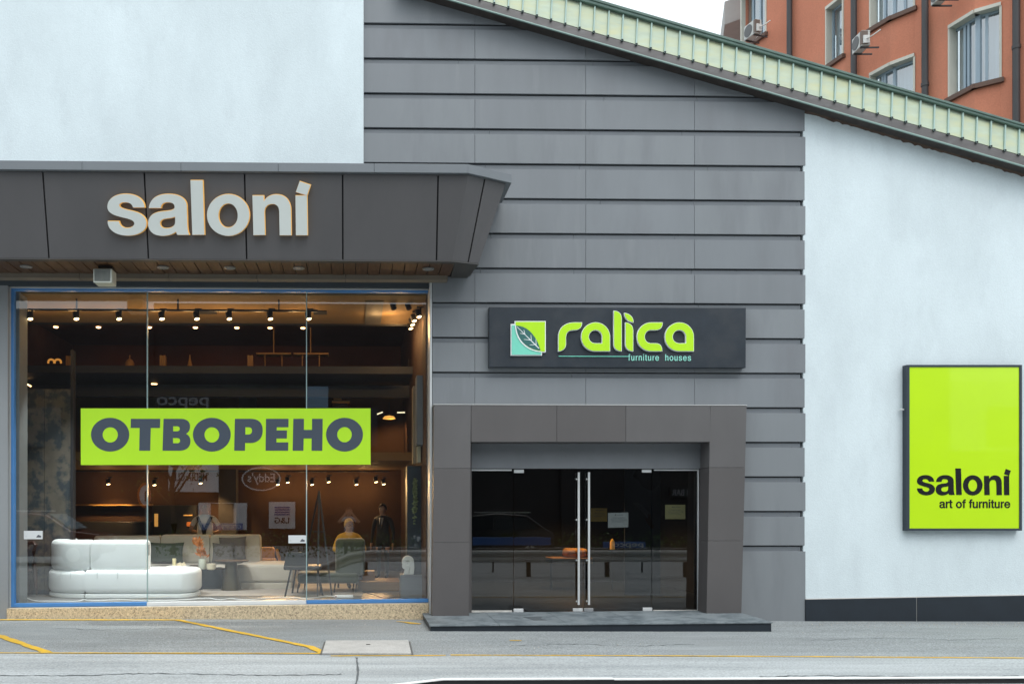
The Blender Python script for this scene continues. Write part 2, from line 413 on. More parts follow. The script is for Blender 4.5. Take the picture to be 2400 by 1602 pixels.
stripe("road_marking", [G(1195, 1501), G(1222, 1501)], .05, .5)
stripe("road_marking", [G(930, 1456), G(985, 1462)], .07, .9)
for a in ([(0, 1583), (180, 1584), (340, 1578), (520, 1581), (690, 1583), (810, 1580)], [(1780, 1587), (1900, 1583), (2080, 1585), (2240, 1588), (2400, 1583)]):
    pts = []
    for (x0, y0), (x1, y1) in zip(a[:-1], a[1:]):
        for k in range(12): pts.append(G(x0 + (x1 - x0) * k / 12, y0 + (y1 - y0) * k / 12 + random.uniform(-1.2, 1.2)))
    stripe("road_crack", pts, .022, .8, M("crack_dirt", (.10, .11, .115), .95), .0085)
stripe("road_crack", [G(836, 1541), G(839, 1570), G(835, 1604)], .02, .7, M("crack_dirt", (.10, .11, .115), .95), .0085)
for a in ([(1180, 1512), (1330, 1508), (1490, 1513), (1640, 1509)], [(90, 1470), (240, 1476), (400, 1472), (560, 1480)], [(1900, 1500), (2080, 1494), (2230, 1499), (2400, 1495)]):
    pts = []
    for (x0, y0), (x1, y1) in zip(a[:-1], a[1:]):
        for k in range(12): pts.append(G(x0 + (x1 - x0) * k / 12, y0 + (y1 - y0) * k / 12 + random.uniform(-1.3, 1.3)))
    stripe("pavement_crack", pts, .013, .9, M("crack_dirt", (.10, .11, .115), .95), .004)
gt = MB()
for k in range(520):
    if random.random() < .6: p_ = G(random.uniform(1900, 2400) if random.random() < .7 else random.uniform(0, 980), 1459 + abs(random.gauss(0, 5)))
    else: p_ = G(random.uniform(0, 2400), random.uniform(1462, 1600))
    if p_.y > -.06 and p_.x > 1: continue
    r_ = random.uniform(.004, .013)
    gt.add([p_ + Vector((r_ * math.cos(a_), r_ * math.sin(a_), -.002)) for a_ in (0, 2.1, 4.2)] + [p_ + Vector((0, 0, r_ * .9 + .004))], [(0, 1, 3), (1, 2, 3), (2, 0, 3), (0, 2, 1)])
tag(gt.build("street_grit", M("grit", (.42, .40, .37), .95, var=.4, scale=40)), "fine pale grit along the foot of the walls", "grit", kind="stuff")
cc = thing("manhole_cover", G(858, 1520), "pale square concrete cover slab set in the asphalt beside the yellow line", "manhole cover")
q = [G(764, 1505), G(957, 1504), G(964, 1535), G(755, 1534)]
MB().hexa([p + Vector((0, 0, .03)) for p in q], [p - Vector((0, 0, .05)) for p in q]).build("slab", CONC, cc, bevel=.006)
c0 = G(863, 1515)
MB().lathe([(.0, .002), (.028, .002), (.028, .004), (.0, .004)], (c0.x, c0.y, c0.z + .03), 14).build("lifting_hole", DARKGAP, cc)
MB().hexa([p + Vector((0, 0, .0086)) + (p - q[0].lerp(q[2], .5)) * .05 for p in q], [p + Vector((0, 0, .0062)) + (p - q[0].lerp(q[2], .5)) * .05 for p in q]).build("joint", M("joint_dirt", (.12, .12, .115), .95), cc)

# ================================================================== roof line
YF = -.23
ra, rb = P(1600, 158.5, YF), P(2400, 390.5, YF)
RS = (rb.z - ra.z) / (rb.x - ra.x); RA = ra.z - RS * ra.x           # fascia bottom z = RA + RS*x
def roofz(px0, py0, px1, py1, Y):
    a, b = P(px0, py0, Y), P(px1, py1, Y); s = (b.z - a.z) / (b.x - a.x)
    return lambda x: a.z + s * (x - a.x)

shop = thing("shop_building", (1.5, .4, 0), "grey and white furniture shop with panel cladding, glazed front and sloping green roof edge", "building")
XE = 18.0
Xw0 = PX(852, 0); Xw1 = PX(1883, 0)
def wall_poly(name, mat, x0, x1, z0, z1, y0, y1, parent=shop, bevel=0):
    pts = clip_poly([(x0, z0), (x1, z0), (x1, z1), (x0, z1)], RA + .06, RS)
    return MB().prism([(p[0], y0, p[1]) for p in pts], (0, y1 - y0, 0)).build(name, mat, parent, bevel=bevel)
ZTOP = 10.2
# cladding: rows of planks with a recessed strip and a dark slot over each
base = PZ(307, 0, 1880); pitch = (PZ(307, 0, 1880) - PZ(1358, 0, 1880)) / 13
rows = [base + pitch * k for k in range(6, -14, -1)]      # bottom edge of each plank
clad = MB()
joints = [PX(1113, 0), PX(1373, 0), PX(1628, 0)]
Xd0, Xd1 = PX(1013, 0), Xw1
zport = PZ(945, 0, 1400)
def clad_cell(x0, x1, z0, z1, y0, y1, mi=0):
    pts = clip_poly([(x0, z0), (x1, z0), (x1, z1), (x0, z1)], RA + .05, RS)
    if len(pts) >= 3: clad.prism([(p[0], y0, p[1]) for p in pts], (0, y1 - y0, 0), mi)
zwt = PZ(648, 0)            # below this height the cladding starts right of the shop window
door_x0, door_x1 = PX(1060, 0), PX(1700, 0)
for i, zb in enumerate(rows):
    zt = zb + pitch - .090
    if i == len(rows) - 1: zb = -.1
    segs = [Xw0] + joints + [Xw1]
    for a, b in zip(segs[:-1], segs[1:]):
        xa, xb = a + (.0022 if a != Xw0 else 0), b - (.0022 if b != Xw1 else -.02 - .012 * (i % 2))
        if zb < zwt + .2 and a == Xw0: xa = Xd0 + .004
        if zt < zport + .3 and zb < zport:      # beside the portal
            if xb < door_x1: 
                xb2 = min(xb, door_x0)
                if xa < xb2: clad_cell(xa, xb2, zb, zt, 0, .034, random.choice((0, 3, 4)))
                continue
            xa = max(xa, door_x1)
        if xb <= xa: continue
        clad_cell(xa, xb, zb, zt, random.uniform(0, .0025), .034, random.choice((0, 3, 4)))
    if i:
        js = [Xw0] + [j + random.uniform(-.3, .3) for j in joints] + [Xw1 - .03]
        zs0, zs1 = zt, zt + .070
        for a, b in zip(js[:-1], js[1:]):
            xa, xb = a + .0015, b - .0015
            if zs0 < zwt and a == Xw0: xa = Xd0 + .004
            if zs0 < zport - .1:
                if xb < door_x1:
                    xb = min(xb, door_x0)
                else: xa = max(xa, door_x1)
            if xb > xa: clad_cell(xa, xb, zs0 - .01, zs1, .030, .05, 6)
            if xb > xa: clad_cell(xa, xb, zs1 - .005, zt + .095, .046, .06, 5)
        for k in range(9):       # screws in the strip
            x = random.uniform(max(xa, Xw0) if zs0 > zwt else (Xd0 if zs0 > zport else door_x1), Xw1)
            if random.random() < .75 and RA + RS * x > zs1 + .2:
                z = random.choice((zs1 - .008, zs0 + .012)); r = .006
                clad.prism([(x + r * math.cos(t), 0.0285, z + r * math.sin(t)) for t in [k2 * math.pi / 3 for k2 in range(6)]], (0, .004, 0), 1 + (random.random() < .5))
        for k in range(2):
            for xx in (Xw0 + .03 if zs0 > zwt else Xd0 + .03, Xw1 - .07):
                clad.prism([(xx + .005 * math.cos(t), 0.0285, zs0 + .018 + .026 * k + .005 * math.sin(t)) for t in [k2 * math.pi / 3 for k2 in range(6)]], (0, .004, 0), 1)
clad.build("cladding", [GREY, DARKGAP, M("rusty_screw", (.33, .2, .11), .6), GREYB, GREYC, M('slot_shadow_gap', (.04, .044, .048), .7), M('grey_recess_shade', (.165, .18, .197), .5, var=.08, fine=.05, fscale=200)], shop, bevel=.003, seg=1)  # shade under the planks is put into the recess strip colour
wall_poly("wall", DARKGAP, Xw0 + .01, Xw1 - .01, zwt + .25, ZTOP, .09, .3)
wall_poly("wall", DARKGAP, PX(1016, 0), Xw1 - .01, zport + .05, zwt + .25, .09, .3)
wall_poly("wall", DARKGAP, PX(1700, 0), Xw1 - .01, -.1, zport + .05, .09, .3)
wall_poly("wall", DARKGAP, PX(1016, 0), PX(1080, 0), -.1, zport + .05, .14, .3)
# white rendered walls
wl = wall_poly("plaster_wall", WHITE, -14, Xw0, PZ(408, 0), ZTOP, -.06, .3)
wr = wall_poly("plaster_wall", WHITE, Xw1 + .004, XE, -.2, ZTOP, .01, .3)
zp0, zp1 = P(1888, 1404, -.02).z, P(2400, 1394.5, -.02).z
xj = PX(2149, -.02)
def plz(x): return zp0 + (zp1 - zp0) * (x - Xw1) / (PX(2400, -.02) - Xw1)
for a, b in ((Xw1 + .025, xj - .006), (xj + .006, 17.9)):
    MB().prism([(a, -.02, -.2), (b, -.02, -.2), (b, -.02, plz(b)), (a, -.02, plz(a))], (0, .029, 0)).build("plinth", SLATE, shop, bevel=.004)
MB().prism([(xj - .006, -.012, -.2), (xj + .006, -.012, -.2), (xj + .006, -.012, plz(xj)), (xj - .006, -.012, plz(xj))], (0, .02, 0)).build("plinth_joint", M("grout", (.3, .3, .29), .9), shop)
MB().prism([(Xw1 + .03, -.014, plz(Xw1)), (17.9, -.014, plz(17.9)), (17.9, -.010, plz(17.9) + .012), (Xw1 + .03, -.010, plz(Xw1) + .012)], (0, .02, 0)).build("plinth_sealant", M("sealant", (.45, .44, .42), .9), shop)
# roof edge
X0, X1 = PX(930, 0), 18.0
fb = lambda x: RA + RS * x
ft = roofz(1600, 137, 2400, 367, -0.210)
pt = roofz(1600, 75, 2400, 306, 0.000)
tt = roofz(1600, 60.5, 2400, 293.5, -0.020)
def band(mb, f0, y0, f1, y1, x0=X0, x1=X1, d=.02, mi=0):
    mb.hexa([(x0, y0, f0(x0)), (x1, y0, f0(x1)), (x1, y1, f1(x1)), (x0, y1, f1(x0))],
            [(x0, y0 + d, f0(x0)), (x1, y0 + d, f0(x1)), (x1, y1 + d, f1(x1)), (x0, y1 + d, f1(x0))], mi)
rf = MB(); band(rf, lambda x: fb(x) + .012, -0.230, ft, -0.210); rfo = rf.build("roof_fascia", BROWNMET, shop)
rf = MB(); band(rf, lambda x: fb(x) - .006, -0.242, lambda x: fb(x) + .013, -0.240, d=.03); rf.build("roof_drip_edge", GREENRIB, shop, bevel=.003)
rf = MB(); rf.hexa([(X0, -0.210, fb(X0) + .004), (X1, -0.210, fb(X1) + .004), (X1, .02, fb(X1) + .02), (X0, .02, fb(X0) + .02)],
                   [(X0, -0.210, fb(X0) + .03), (X1, -0.210, fb(X1) + .03), (X1, .02, fb(X1) + .05), (X0, .02, fb(X0) + .05)]); rf.build("roof_soffit", SOFFIT_DK, shop)
# ragged old foam / dirt line where the soffit meets the white wall
rg = MB(); xs = [Xw1 + .02 + k * .045 for k in range(int((XE - Xw1) / .045))]
top = [(x, -.02, fb(x) + .018) for x in xs]; bot = [(x, .004, fb(x) + .02 - .02 - .028 * random.random() ** 3) for x in xs]
n = len(xs); rg.add(top + bot + [(x, .0095, z) for (x, _, z) in top] + [(x, .0095, z) for (x, _, z) in bot],
    [(i, i + 1, n + i + 1, n + i) for i in range(n - 1)] + [(2 * n + i, 3 * n + i, 3 * n + i + 1, 2 * n + i + 1) for i in range(n - 1)] + [(n + i, n + i + 1, 3 * n + i + 1, 3 * n + i) for i in range(n - 1)])
rg.build("soffit_sealant", M("old_rusty_sealant", (.09, .06, .045), .9, var=.3, scale=9, col2=(.25, .1, .03), mixscale=7, mixlo=.62, mixhi=.7), shop)
rp = MB(); band(rp, lambda x: ft(x) + .012, -0.205, pt, 0.010, d=.03); rpo = rp.build("roof_panel", GREEN, shop)
rr_ = MB(); k = 0
px = 1600 + 33.2 / 1.0 - 33.4 * 21 - 4
ribs = MB()
while px < 3300:
    a = P(px - 3.5, 0, -0.220); 
    xb, xt = PX(px - 3.5, -0.220), PX(px + .5, -0.030)
    w = .011
    ribs.hexa([(xb - w, -0.232, ft(xb) + .002), (xb + w, -0.232, ft(xb) + .002), (xt + w, -0.025, pt(xt)), (xt - w, -0.025, pt(xt))],
              [(xb - w, -0.200, ft(xb) + .002), (xb + w, -0.200, ft(xb) + .002), (xt + w, 0.015, pt(xt)), (xt - w, 0.015, pt(xt))])
    ribs.box(xb - .017, xb + .017, -0.246, -0.210, ft(xb) - .018, ft(xb) + .012, 1)
    px += 33.1 + .25 * (2400 - min(px, 2400)) / 1300
ribs.build("roof_seam", [GREENRIB, DARKGAP], rpo, bevel=.003, seg=1)
rt = MB(); band(rt, lambda x: pt(x) - .004, -0.050, lambda x: (pt(x) + tt(x)) / 2 - .004, -0.055, d=.05)
band(rt, lambda x: (pt(x) + tt(x)) / 2, -0.065, tt, -0.065, d=.07)
rt.build("roof_trim", GREENDK, shop, bevel=.006)
MB().hexa([(X0, 0.010, tt(X0) - .06), (X1, 0.010, tt(X1) - .06), (X1, 5.2, tt(X1) - .06), (X0, 5.2, tt(X0) - .06)],
          [(X0, 0.010, tt(X0) - .02), (X1, 0.010, tt(X1) - .02), (X1, 5.2, tt(X1) - .02), (X0, 5.2, tt(X0) - .02)]).build("roof", GREENDK, shop)

# ================================================================== canopy
YT, YB = -1.2, -.95
zc0 = PZ(605.5, YB, 400); zct = PZ(402, YT - .04, 400); zcc = PZ(379, YT - .06, 400)
can = bpy.data.objects.new("canopy", None); COL.objects.link(can); can.parent = shop
can.location = Vector((-3, -.6, zc0)) - worldloc(shop)
def ptop(px): return Vector((PX(px, YT), YT, zct))
xT1 = PX(1097, YT); xB1 = PX(1060, YB)
xT2, yT2 = PX(1185, -.88), -.88
xB2, yB2 = PX(1122, -.80), -.80
XL = -13.0
sx = [PX(p, YT) for p in (100, 338, 573, 803, 1027)]
step = sx[1] - sx[0]
edges = [XL] + [sx[0] - step * k for k in range(4, 0, -1)] + sx
nn = Vector((0, -(zct - zc0), -(YT - YB))).normalized() * -1
if nn.y > 0: nn = -nn
for i, a in enumerate(edges):
    b = edges[i + 1] if i + 1 < len(edges) else None
    ax = a + .011
    if b is None: quad = [(ax, YB, zc0), (xB1, YB, zc0), (xT1, YT, zct), (ax, YT, zct)]
    else: quad = [(ax, YB, zc0), (b - .011, YB, zc0), (b - .011, YT, zct), (ax, YT, zct)]
    MB().prism(quad, -nn * .03).build("fascia_panel", FASC, can)
# chamfer panels
sTx, sTy = xT1 + (xT2 - xT1) * .44, YT + (yT2 - YT) * .44
sBx, sBy = xB1 + (xB2 - xB1) * .60, YB + (yB2 - YB) * .60
for A, B_, C_, D_ in (((xB1, YB), (sBx - .01, sBy - .003), (sTx - .01, sTy - .004), (xT1, YT)), ((sBx + .01, sBy + .003), (xB2, yB2), (xT2, yT2), (sTx + .01, sTy + .004))):
    qd = [Vector((A[0], A[1], zc0)), Vector((B_[0], B_[1], zc0)), Vector((C_[0], C_[1], zct)), Vector((D_[0], D_[1], zct))]
    no = (qd[1] - qd[0]).cross(qd[3] - qd[0]).normalized()
    if no.y > 0: no = -no
    MB().prism(qd, -no * .03).build("fascia_panel", FASC, can)
# body behind the panels (dark, seen only in the seams), with the end that returns to the wall
i_ = .045
def ins(p, z): return Vector((p[0], p[1] + i_, z))
bot = [Vector((XL, YB + i_, zc0)), Vector((xB1, YB + i_, zc0)), Vector((xB2 - .03, yB2 + .03, zc0)), Vector((xB2 - .06, -.064, zc0)), Vector((XL, -.064, zc0))]
top = [Vector((XL, YT + i_, zct)), Vector((xT1, YT + i_, zct)), Vector((xT2 - .03, yT2 + .03, zct)), Vector((xT2 - .03, -.064, zct)), Vector((XL, -.064, zct))]
MB().loft([bot, top]).build("canopy_core", DARKGAP, can)
# end skin and coping
MB().prism([bot[2] + Vector((.012, 0, 0)), Vector((xB2 - .045, -.066, zc0)), Vector((xT2 - .012, -.066, zct)), top[2] + Vector((.015, 0, 0))], (.012, 0, 0)).build("canopy_end", FASC, can)
cp = MB(); jt = [XL] + [PX(p, YT - .06) for p in (-40, 192, 424, 652, 877)] + [PX(1097, YT - .06)]
xq, yq = PX(1199, -.90), -.90
for a, b in zip(jt[:-1], jt[1:]): cp.box(a + .0015, b - (.0015 if b != jt[-1] else 0), YT - .06, -.065, zct + .004, zcc)
xc = jt[-1]
cp.prism([(xc + .0005, YT - .06, zct + .004), (xq, yq, zct + .004), (xq, -.065, zct + .004), (xc + .0005, -.065, zct + .004)], (0, 0, zcc - zct - .004))
cp.build("coping", COPG, can, bevel=.004)
# soffit: dark edge strip, planks, beige beam, downlights, underside of the end
ys = YB + .12
sf = MB(); x = XL
k = 0
while x < PX(1062, ys):
    sf.box(x + .004, x + .168, ys, -.20, zc0 - .018 - .004 * (k % 3 == 0), zc0 - .001); x += .176; k += 1
sf.build("soffit_planks", WOODS, can, bevel=.003, seg=1)
MB().prism([(XL, YB + .002, zc0 - .022), (xB1, YB + .002, zc0 - .022), (xB2, yB2 + .002, zc0 - .022), (xB2 - .07, -.07, zc0 - .022), (PX(1062, ys) + .05, -.07, zc0 - .022), (PX(1062, ys) + .02, ys - .004, zc0 - .022), (XL, ys - .004, zc0 - .022)], (0, 0, .0205)).build("soffit_edge", M("soffit_edge_dark", (.05, .047, .045), .6), can)
bb = MB(); bj = [XL] + [PX(p, -.2) for p in (-20, 186, 395, 602, 810)] + [PX(1050, -.2)]
for a, b in zip(bj[:-1], bj[1:]): bb.box(a + .003, b - .003, -.19, -.02, zc0 - .085, zc0 - .003)
bb.build("beam", BEIGE, can, bevel=.004)
for p in (60, 381, 538, 700, 1004):
    x = PX(p, -.6)
    MB().lathe([(.0, 0), (.085, 0), (.085, -.008), (.06, -.012), (.055, -.004), (0, -.004)], (x, -.58, zc0 - .024)).build("downlight", M("unlit_downlight", (.17, .18, .18), .4), can, smooth=True)
# shop-front surround: lintel, pier, reveal trims
YG = .30
zl = zc0 - .02
zw1 = PZ(675, YG - .06, 500)
xw0, xw1 = PX(24, .24), PX(1004, .26)
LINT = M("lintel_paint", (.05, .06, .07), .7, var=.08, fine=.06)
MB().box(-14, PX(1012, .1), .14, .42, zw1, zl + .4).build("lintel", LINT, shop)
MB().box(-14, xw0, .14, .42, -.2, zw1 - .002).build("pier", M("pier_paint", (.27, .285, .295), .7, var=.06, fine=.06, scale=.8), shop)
MB().box(PX(1005, .2), PX(1012.5, .0), .0, .44, -.1, zl + .1).build("corner_trim", ALU, shop, bevel=.003)

# ------------------------------------------------------------------ shop window
win = bpy.data.objects.new("shop_window", None); COL.objects.link(win); win.parent = shop
win.location = Vector((-2, YG, .3)) - worldloc(shop)
zb0, zb1 = P(28, 1421, YG).z, P(1000, 1409.5, YG).z            # bottom of the frame, rising to the right
def zb(x): return zb0 + (zb1 - zb0) * (x - xw0) / (xw1 - xw0)
zt_ = PZ(684, YG, 500)
fr = MB()
xa, xb = PX(28, YG), PX(35, YG)
fr.box(xa, xb, YG - .05, YG + .05, zb0 - .0, zt_ + .04)
fr.build("frame", BLUE, win, bevel=.004); fr = MB()
fr.box(xb, PX(1003, YG), YG - .05, YG + .05, zt_, zt_ + .045)
fr.build("frame", BLUE, win, bevel=.004); fr = MB()
def sill_strip(mb, x0, x1, h0, h1, y0, y1, mi=0):
    mb.hexa([(x0, y0, zb(x0) + h0), (x1, y0, zb(x1) + h0), (x1, y0, zb(x1) + h1), (x0, y0, zb(x0) + h1)],
            [(x0, y1, zb(x0) + h0), (x1, y1, zb(x1) + h0), (x1, y1, zb(x1) + h1), (x0, y1, zb(x0) + h1)], mi)
m1, m2 = PX(345.5, YG), PX(718.5, YG)
sill_strip(fr, xb, m1, 0, .052, YG - .05, YG + .05)
fr.build("frame", BLUE, win, bevel=.004); fr = MB()
sill_strip(fr, m2, PX(1003, YG), 0, .052, YG - .05, YG + .05)
fr.build("frame", BLUE, win, bevel=.004)
fs_ = MB(); sill_strip(fs_, m1 + .003, m2 - .003, -.004, .05, YG - .055, YG + .05); fs_.build("threshold_strip", M("white_sill", (.66, .68, .69), .5), win, bevel=.004)
tr = MB()
tr.box(PX(22.5, YG - .06), PX(25.5, YG - .06), YG - .08, YG - .052, zb0 - .02, zw1 + .004)
tr.box(PX(25.5, YG - .06), PX(1004, YG - .06), YG - .08, YG - .052, zw1 - .018, zw1 + .004)
sill_strip(tr, PX(25.5, YG), PX(1004, YG), -.022, -.006, YG - .1, YG + .05)
tr.build("edge_trim", M("zinc_trim", (.46, .47, .46), .5, metal=.2), win, bevel=.002, seg=1)
MB().box(PX(36, YG + .08), PX(46.5, YG + .08), YG + .06, YG + .4, .2, zt_).build("reveal", M("grey_reveal", (.15, .16, .16), .7), win)
for a, b, tilt in ((xb, m1, -.004), (m1, m2, .0), (m2, PX(1004, YG), .006)):
    cx_, hw = (a + b) / 2, (b - a) / 2 - .002
    t = math.tan(tilt)
    z0, z1 = zb0 + .03, zt_ + .01
    MB().hexa([(cx_ - hw, YG - t * hw, z0), (cx_ + hw, YG + t * hw, z0), (cx_ + hw, YG + t * hw, z1), (cx_ - hw, YG - t * hw, z1)],
              [(cx_ - hw, YG - t * hw + .012, z0), (cx_ + hw, YG + t * hw + .012, z0), (cx_ + hw, YG + t * hw + .012, z1), (cx_ - hw, YG - t * hw + .012, z1)]).build("pane", GLASS, win)
for x in (m1, m2):
    MB().box(x - .007, x + .007, YG - .014, YG + .022, zb(x) + .05, zt_).build("glass_joint", GEDGE, win)
gr = MB(); gr.hexa([(xw0 - .01, .12, -.2), (PX(1005, .12), .12, -.2), (PX(1005, .12), .12, zb1 - .008), (xw0 - .01, .12, zb0 - .008)],
                   [(xw0 - .01, .5, -.2), (PX(1005, .12), .5, -.2), (PX(1005, .12), .5, zb1 - .008), (xw0 - .01, .5, zb0 - .008)])
gr.build("granite_sill", GRANITE, shop, bevel=.005)

# ================================================================== entrance portal and doors
YP = -.25
por = bpy.data.objects.new("portal", None); COL.objects.link(por); por.parent = shop
por.location = Vector((3.3, YP, 0)) - worldloc(shop)
ztp = PZ(949, YP, 1300); zlo = PZ(1035, YP, 1300); zs_ = .11
def pq(pts, mat=PORT, y0=YP, y1=.10):
    a = [P(x, y, y0) for x, y in pts]
    return MB().hexa(a, [p + Vector((0, y1 - y0, 0)) for p in a]).build("portal_panel", mat, por, bevel=.0025, seg=1)
def pil(tl, tr_, bl, br, cuts, mats):
    ys_ = [949] + cuts + [1446]
    for i in range(len(ys_) - 1):
        f0, f1 = (ys_[i] - 949) / 497, (ys_[i + 1] - 949) / 497; e = .25
        L0, L1 = tl + (bl - tl) * f0, tl + (bl - tl) * f1; R0, R1 = tr_ + (br - tr_) * f0, tr_ + (br - tr_) * f1
        pq([(L1, ys_[i + 1] - e), (R1, ys_[i + 1] - e), (R0, ys_[i] + e), (L0, ys_[i] + e)], mats[i])
pil(1017.5, 1104, 1012.5, 1099, [1097, 1270.5], [PORT2, PORT, PORT])
pil(1665, 1750, 1656, 1737.5, [1095, 1266.5], [PORT2, PORT, PORT])
for a, b, m_ in ((1104.6, 1304.8, PORT), (1305.4, 1466.6, PORT), (1467.2, 1664.4, PORT2)):
    pq([(a, 1035), (b, 1035), (b, 949), (a, 949)], m_)
MB().box(PX(1016, YP), PX(1751, YP), YP - .006, .02, ztp, ztp + .012).build("portal_flashing", M("flashing", (.5, .5, .49), .5), por, bevel=.003)
YD = .15
zh = PZ(1097.5, YD, 1370)
MB().box(PX(1095, YD), PX(1668, YD), YD - .03, YD + .1, zh, zlo + .06).build("door_head", M("door_head_paint", (.20, .21, .225), .55, var=.08, fine=.05), por)
MB().box(PX(1640.5, YD), PX(1640.5, YD) + .3, YP + .352, .4, 0, zlo + .05).build("door_jamb", PORT, por)
MB().box(PX(1104.5, YD) - .22, PX(1104.5, YD), YP + .352, .4, 0, zlo + .05).build("door_jamb", PORT, por)
WSTH = M("satin_steel", (.68, .69, .68), .4, metal=.25)
# door leaves
zd = .135
def leaf(x0, x1, name, handle=None, wavy=0):
    o = MB().box(x0, x1, YD + .02, YD + .032, zd + .012, zh - .01).build(name, DGLASS, por)
    return o
dx = [PX(1105, YD), PX(1204, YD), PX(1367.5, YD), PX(1528.5, YD), PX(1637, YD)]
leaf(dx[0], dx[1] - .004, "side_glazing"); leaf(dx[3] + .004, dx[4], "side_glazing")
dl = leaf(dx[1] + .004, dx[2] - .004, "door"); dr = leaf(dx[2] + .004, dx[3] - .004, "door")
for d_, pxh in ((dl, 1356.5), (dr, 1380.5)):
    x = PX(pxh, YD - .06)
    hb = MB(); hb.tube([(x, YD - .055, PZ(1416, YD - .05, pxh)), (x, YD - .055, PZ(1106, YD - .05, pxh))], .0175, 14)
    for py in (1122, 1217, 1312, 1408):
        z = PZ(py, YD - .03, pxh); hb.tube([(x - .006, YD - .055, z), (x - .012, YD + .02, z)], .010, 10)
        hb.lathe([(0, -.012), (.014, -.012), (.014, .012), (0, .012)], (x - .024, YD - .02, z), 10)
    hb.build("handle", WSTH, d_, smooth=True)
def patch(x0, x1, y0, y1, par, m_=STEEL): MB().box(PX(x0, YD), PX(x1, YD), YD + .004, YD + .05, PZ(y1, YD, x0), PZ(y0, YD, x0)).build("patch_fitting", m_, par, bevel=.004)
WST = M("pale_steel", (.66, .67, .67), .45, metal=.2)
patch(1205, 1228, 1099, 1107.5, dl, WST); patch(1505, 1527, 1099, 1106.5, dr, WST)
patch(1204, 1227, 1425.5, 1434, dl, WST); patch(1343, 1366, 1424.5, 1432, dl, WST); patch(1369, 1391, 1424.5, 1432, dr, M("lock_steel", (.4, .41, .42), .4, metal=.5)); patch(1507, 1529, 1423, 1431, dr, WST)
x = PX(1354, YD); MB().lathe([(0, 0), (.012, 0)], (x, YD + .002, PZ(1428, YD, 1354)), 8)
fx = MB(); fx.box(PX(1635.5, YD), PX(1638.5, YD), YD + .0, YD + .05, zd, zh - .004); fx.build("glazing_frame", WST, por, bevel=.002, seg=1); fx = MB(); fx.box(dx[0] + .002, dx[1] - .03, YD, YD + .05, zh - .035, zh - .008); fx.build("glazing_frame", WST, por, bevel=.002, seg=1); fx = MB(); fx.box(dx[3] + .03, dx[4] - .02, YD, YD + .05, zh - .03, zh - .008)
fx.build("glazing_frame", WST, por, bevel=.002, seg=1)
fx = MB(); fx.box(dx[0], dx[1] - .03, YD - .01, YD + .05, .118, zd + .02); fx.build("threshold", M("worn_threshold", (.6, .58, .54), .6, var=.2, scale=9), por); fx = MB(); fx.box(dx[3] + .02, dx[4], YD - .01, YD + .05, .118, zd + .02); fx.build("threshold", M("worn_threshold", (.6, .58, .54), .6, var=.2, scale=9), por)
# notices on the doors
PAPER = M("notice_paper", (.82, .83, .78), .8); PAPERY = M("yellowed_paper", (.62, .55, .24), .8); TXT = M("notice_print", (.10, .10, .10), .8)
def notice(x0, x1, y0, y1, mat, label, Y=YD + .036, tilt=0):
    t = thing("paper_notice", P((x0 + x1) / 2, y1, Y), label, "notice", "paper notices taped behind the door glass")
    pl = Plane(P(x0, y1, Y)); w = PX(x1, Y) - PX(x0, Y); h = PZ(y0, Y, x0) - PZ(y1, Y, x0)
    b = MB(); pl.put(b, [[(0, tilt), (w, 0), (w, h), (0, h + tilt)]], .002); b.build("sheet", mat, t)
    b = MB()
    pl.put(b, [ell(w * .37, h * .84, .011, .009, 10)], .001, .003)
    for i, (a, c) in enumerate(((.42, .66), (.22, .78), (.12, .9), (.2, .74))):
        v = h * (.82 if i == 0 else .62 - .13 * (i - 1)); u = a * w
        while u < c * w:
            l = random.uniform(.012, .035); pl.put(b, [[(u, v), (u + l, v), (u + l, v + .007), (u, v + .007)]], .001, .003); u += l + .006
    b.build("print", TXT, t)
notice(1425, 1472.5, 1200, 1234.5, PAPER, "white printed notice on the door leaf right of the handles", tilt=-.008)
notice(1559, 1606, 1182, 1215.5, PAPERY, "yellowed notice on the narrow glass beside the right portal pillar")
notice(1384, 1423, 1190, 1221, M("amber_paper", (.42, .26, .06), .8), "amber lit sheet hung inside, directly right of the tall door handles", Y=YD + .6)
# entrance step
stp = thing("entrance_step", (3.3, -.6, 0), "low dark slate step in front of the glass entrance doors", "step")
sA, sB = P(1009, 1463.5, -1.2), P(1808, 1453.5, -1.2)
zA, zB = sA.z, P(1808, 1456, -1.2).z
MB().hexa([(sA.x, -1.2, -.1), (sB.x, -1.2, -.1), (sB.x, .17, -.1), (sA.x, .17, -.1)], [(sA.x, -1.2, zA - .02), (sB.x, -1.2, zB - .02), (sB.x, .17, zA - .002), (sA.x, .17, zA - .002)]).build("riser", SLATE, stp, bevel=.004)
tp = MB(); tj = [sA.x - .015, sA.x + .95, sA.x + 1.9, sA.x + 2.85, sA.x + 3.8, sB.x + .012]
for a, b in zip(tj[:-1], tj[1:]):
    za = zA + (zB - zA) * (a - sA.x) / (sB.x - sA.x); zb_ = zA + (zB - zA) * (b - sA.x) / (sB.x - sA.x)
    for y0, y1, d0, d1 in ((-1.22, -.62, 0, .008), (-.617, .14, .008, .014)):
        tp.hexa([(a + .002, y0, za - .02 + d0), (b - .002, y0, zb_ - .02 + d0), (b - .002, y1, zb_ - .02 + d1), (a + .002, y1, za - .02 + d1)],
                [(a + .002, y0, za + d0), (b - .002, y0, zb_ + d0), (b - .002, y1, zb_ + d1), (a + .002, y1, za + d1)])
tp.build("tread", SLATE_TOP, stp, bevel=.004)
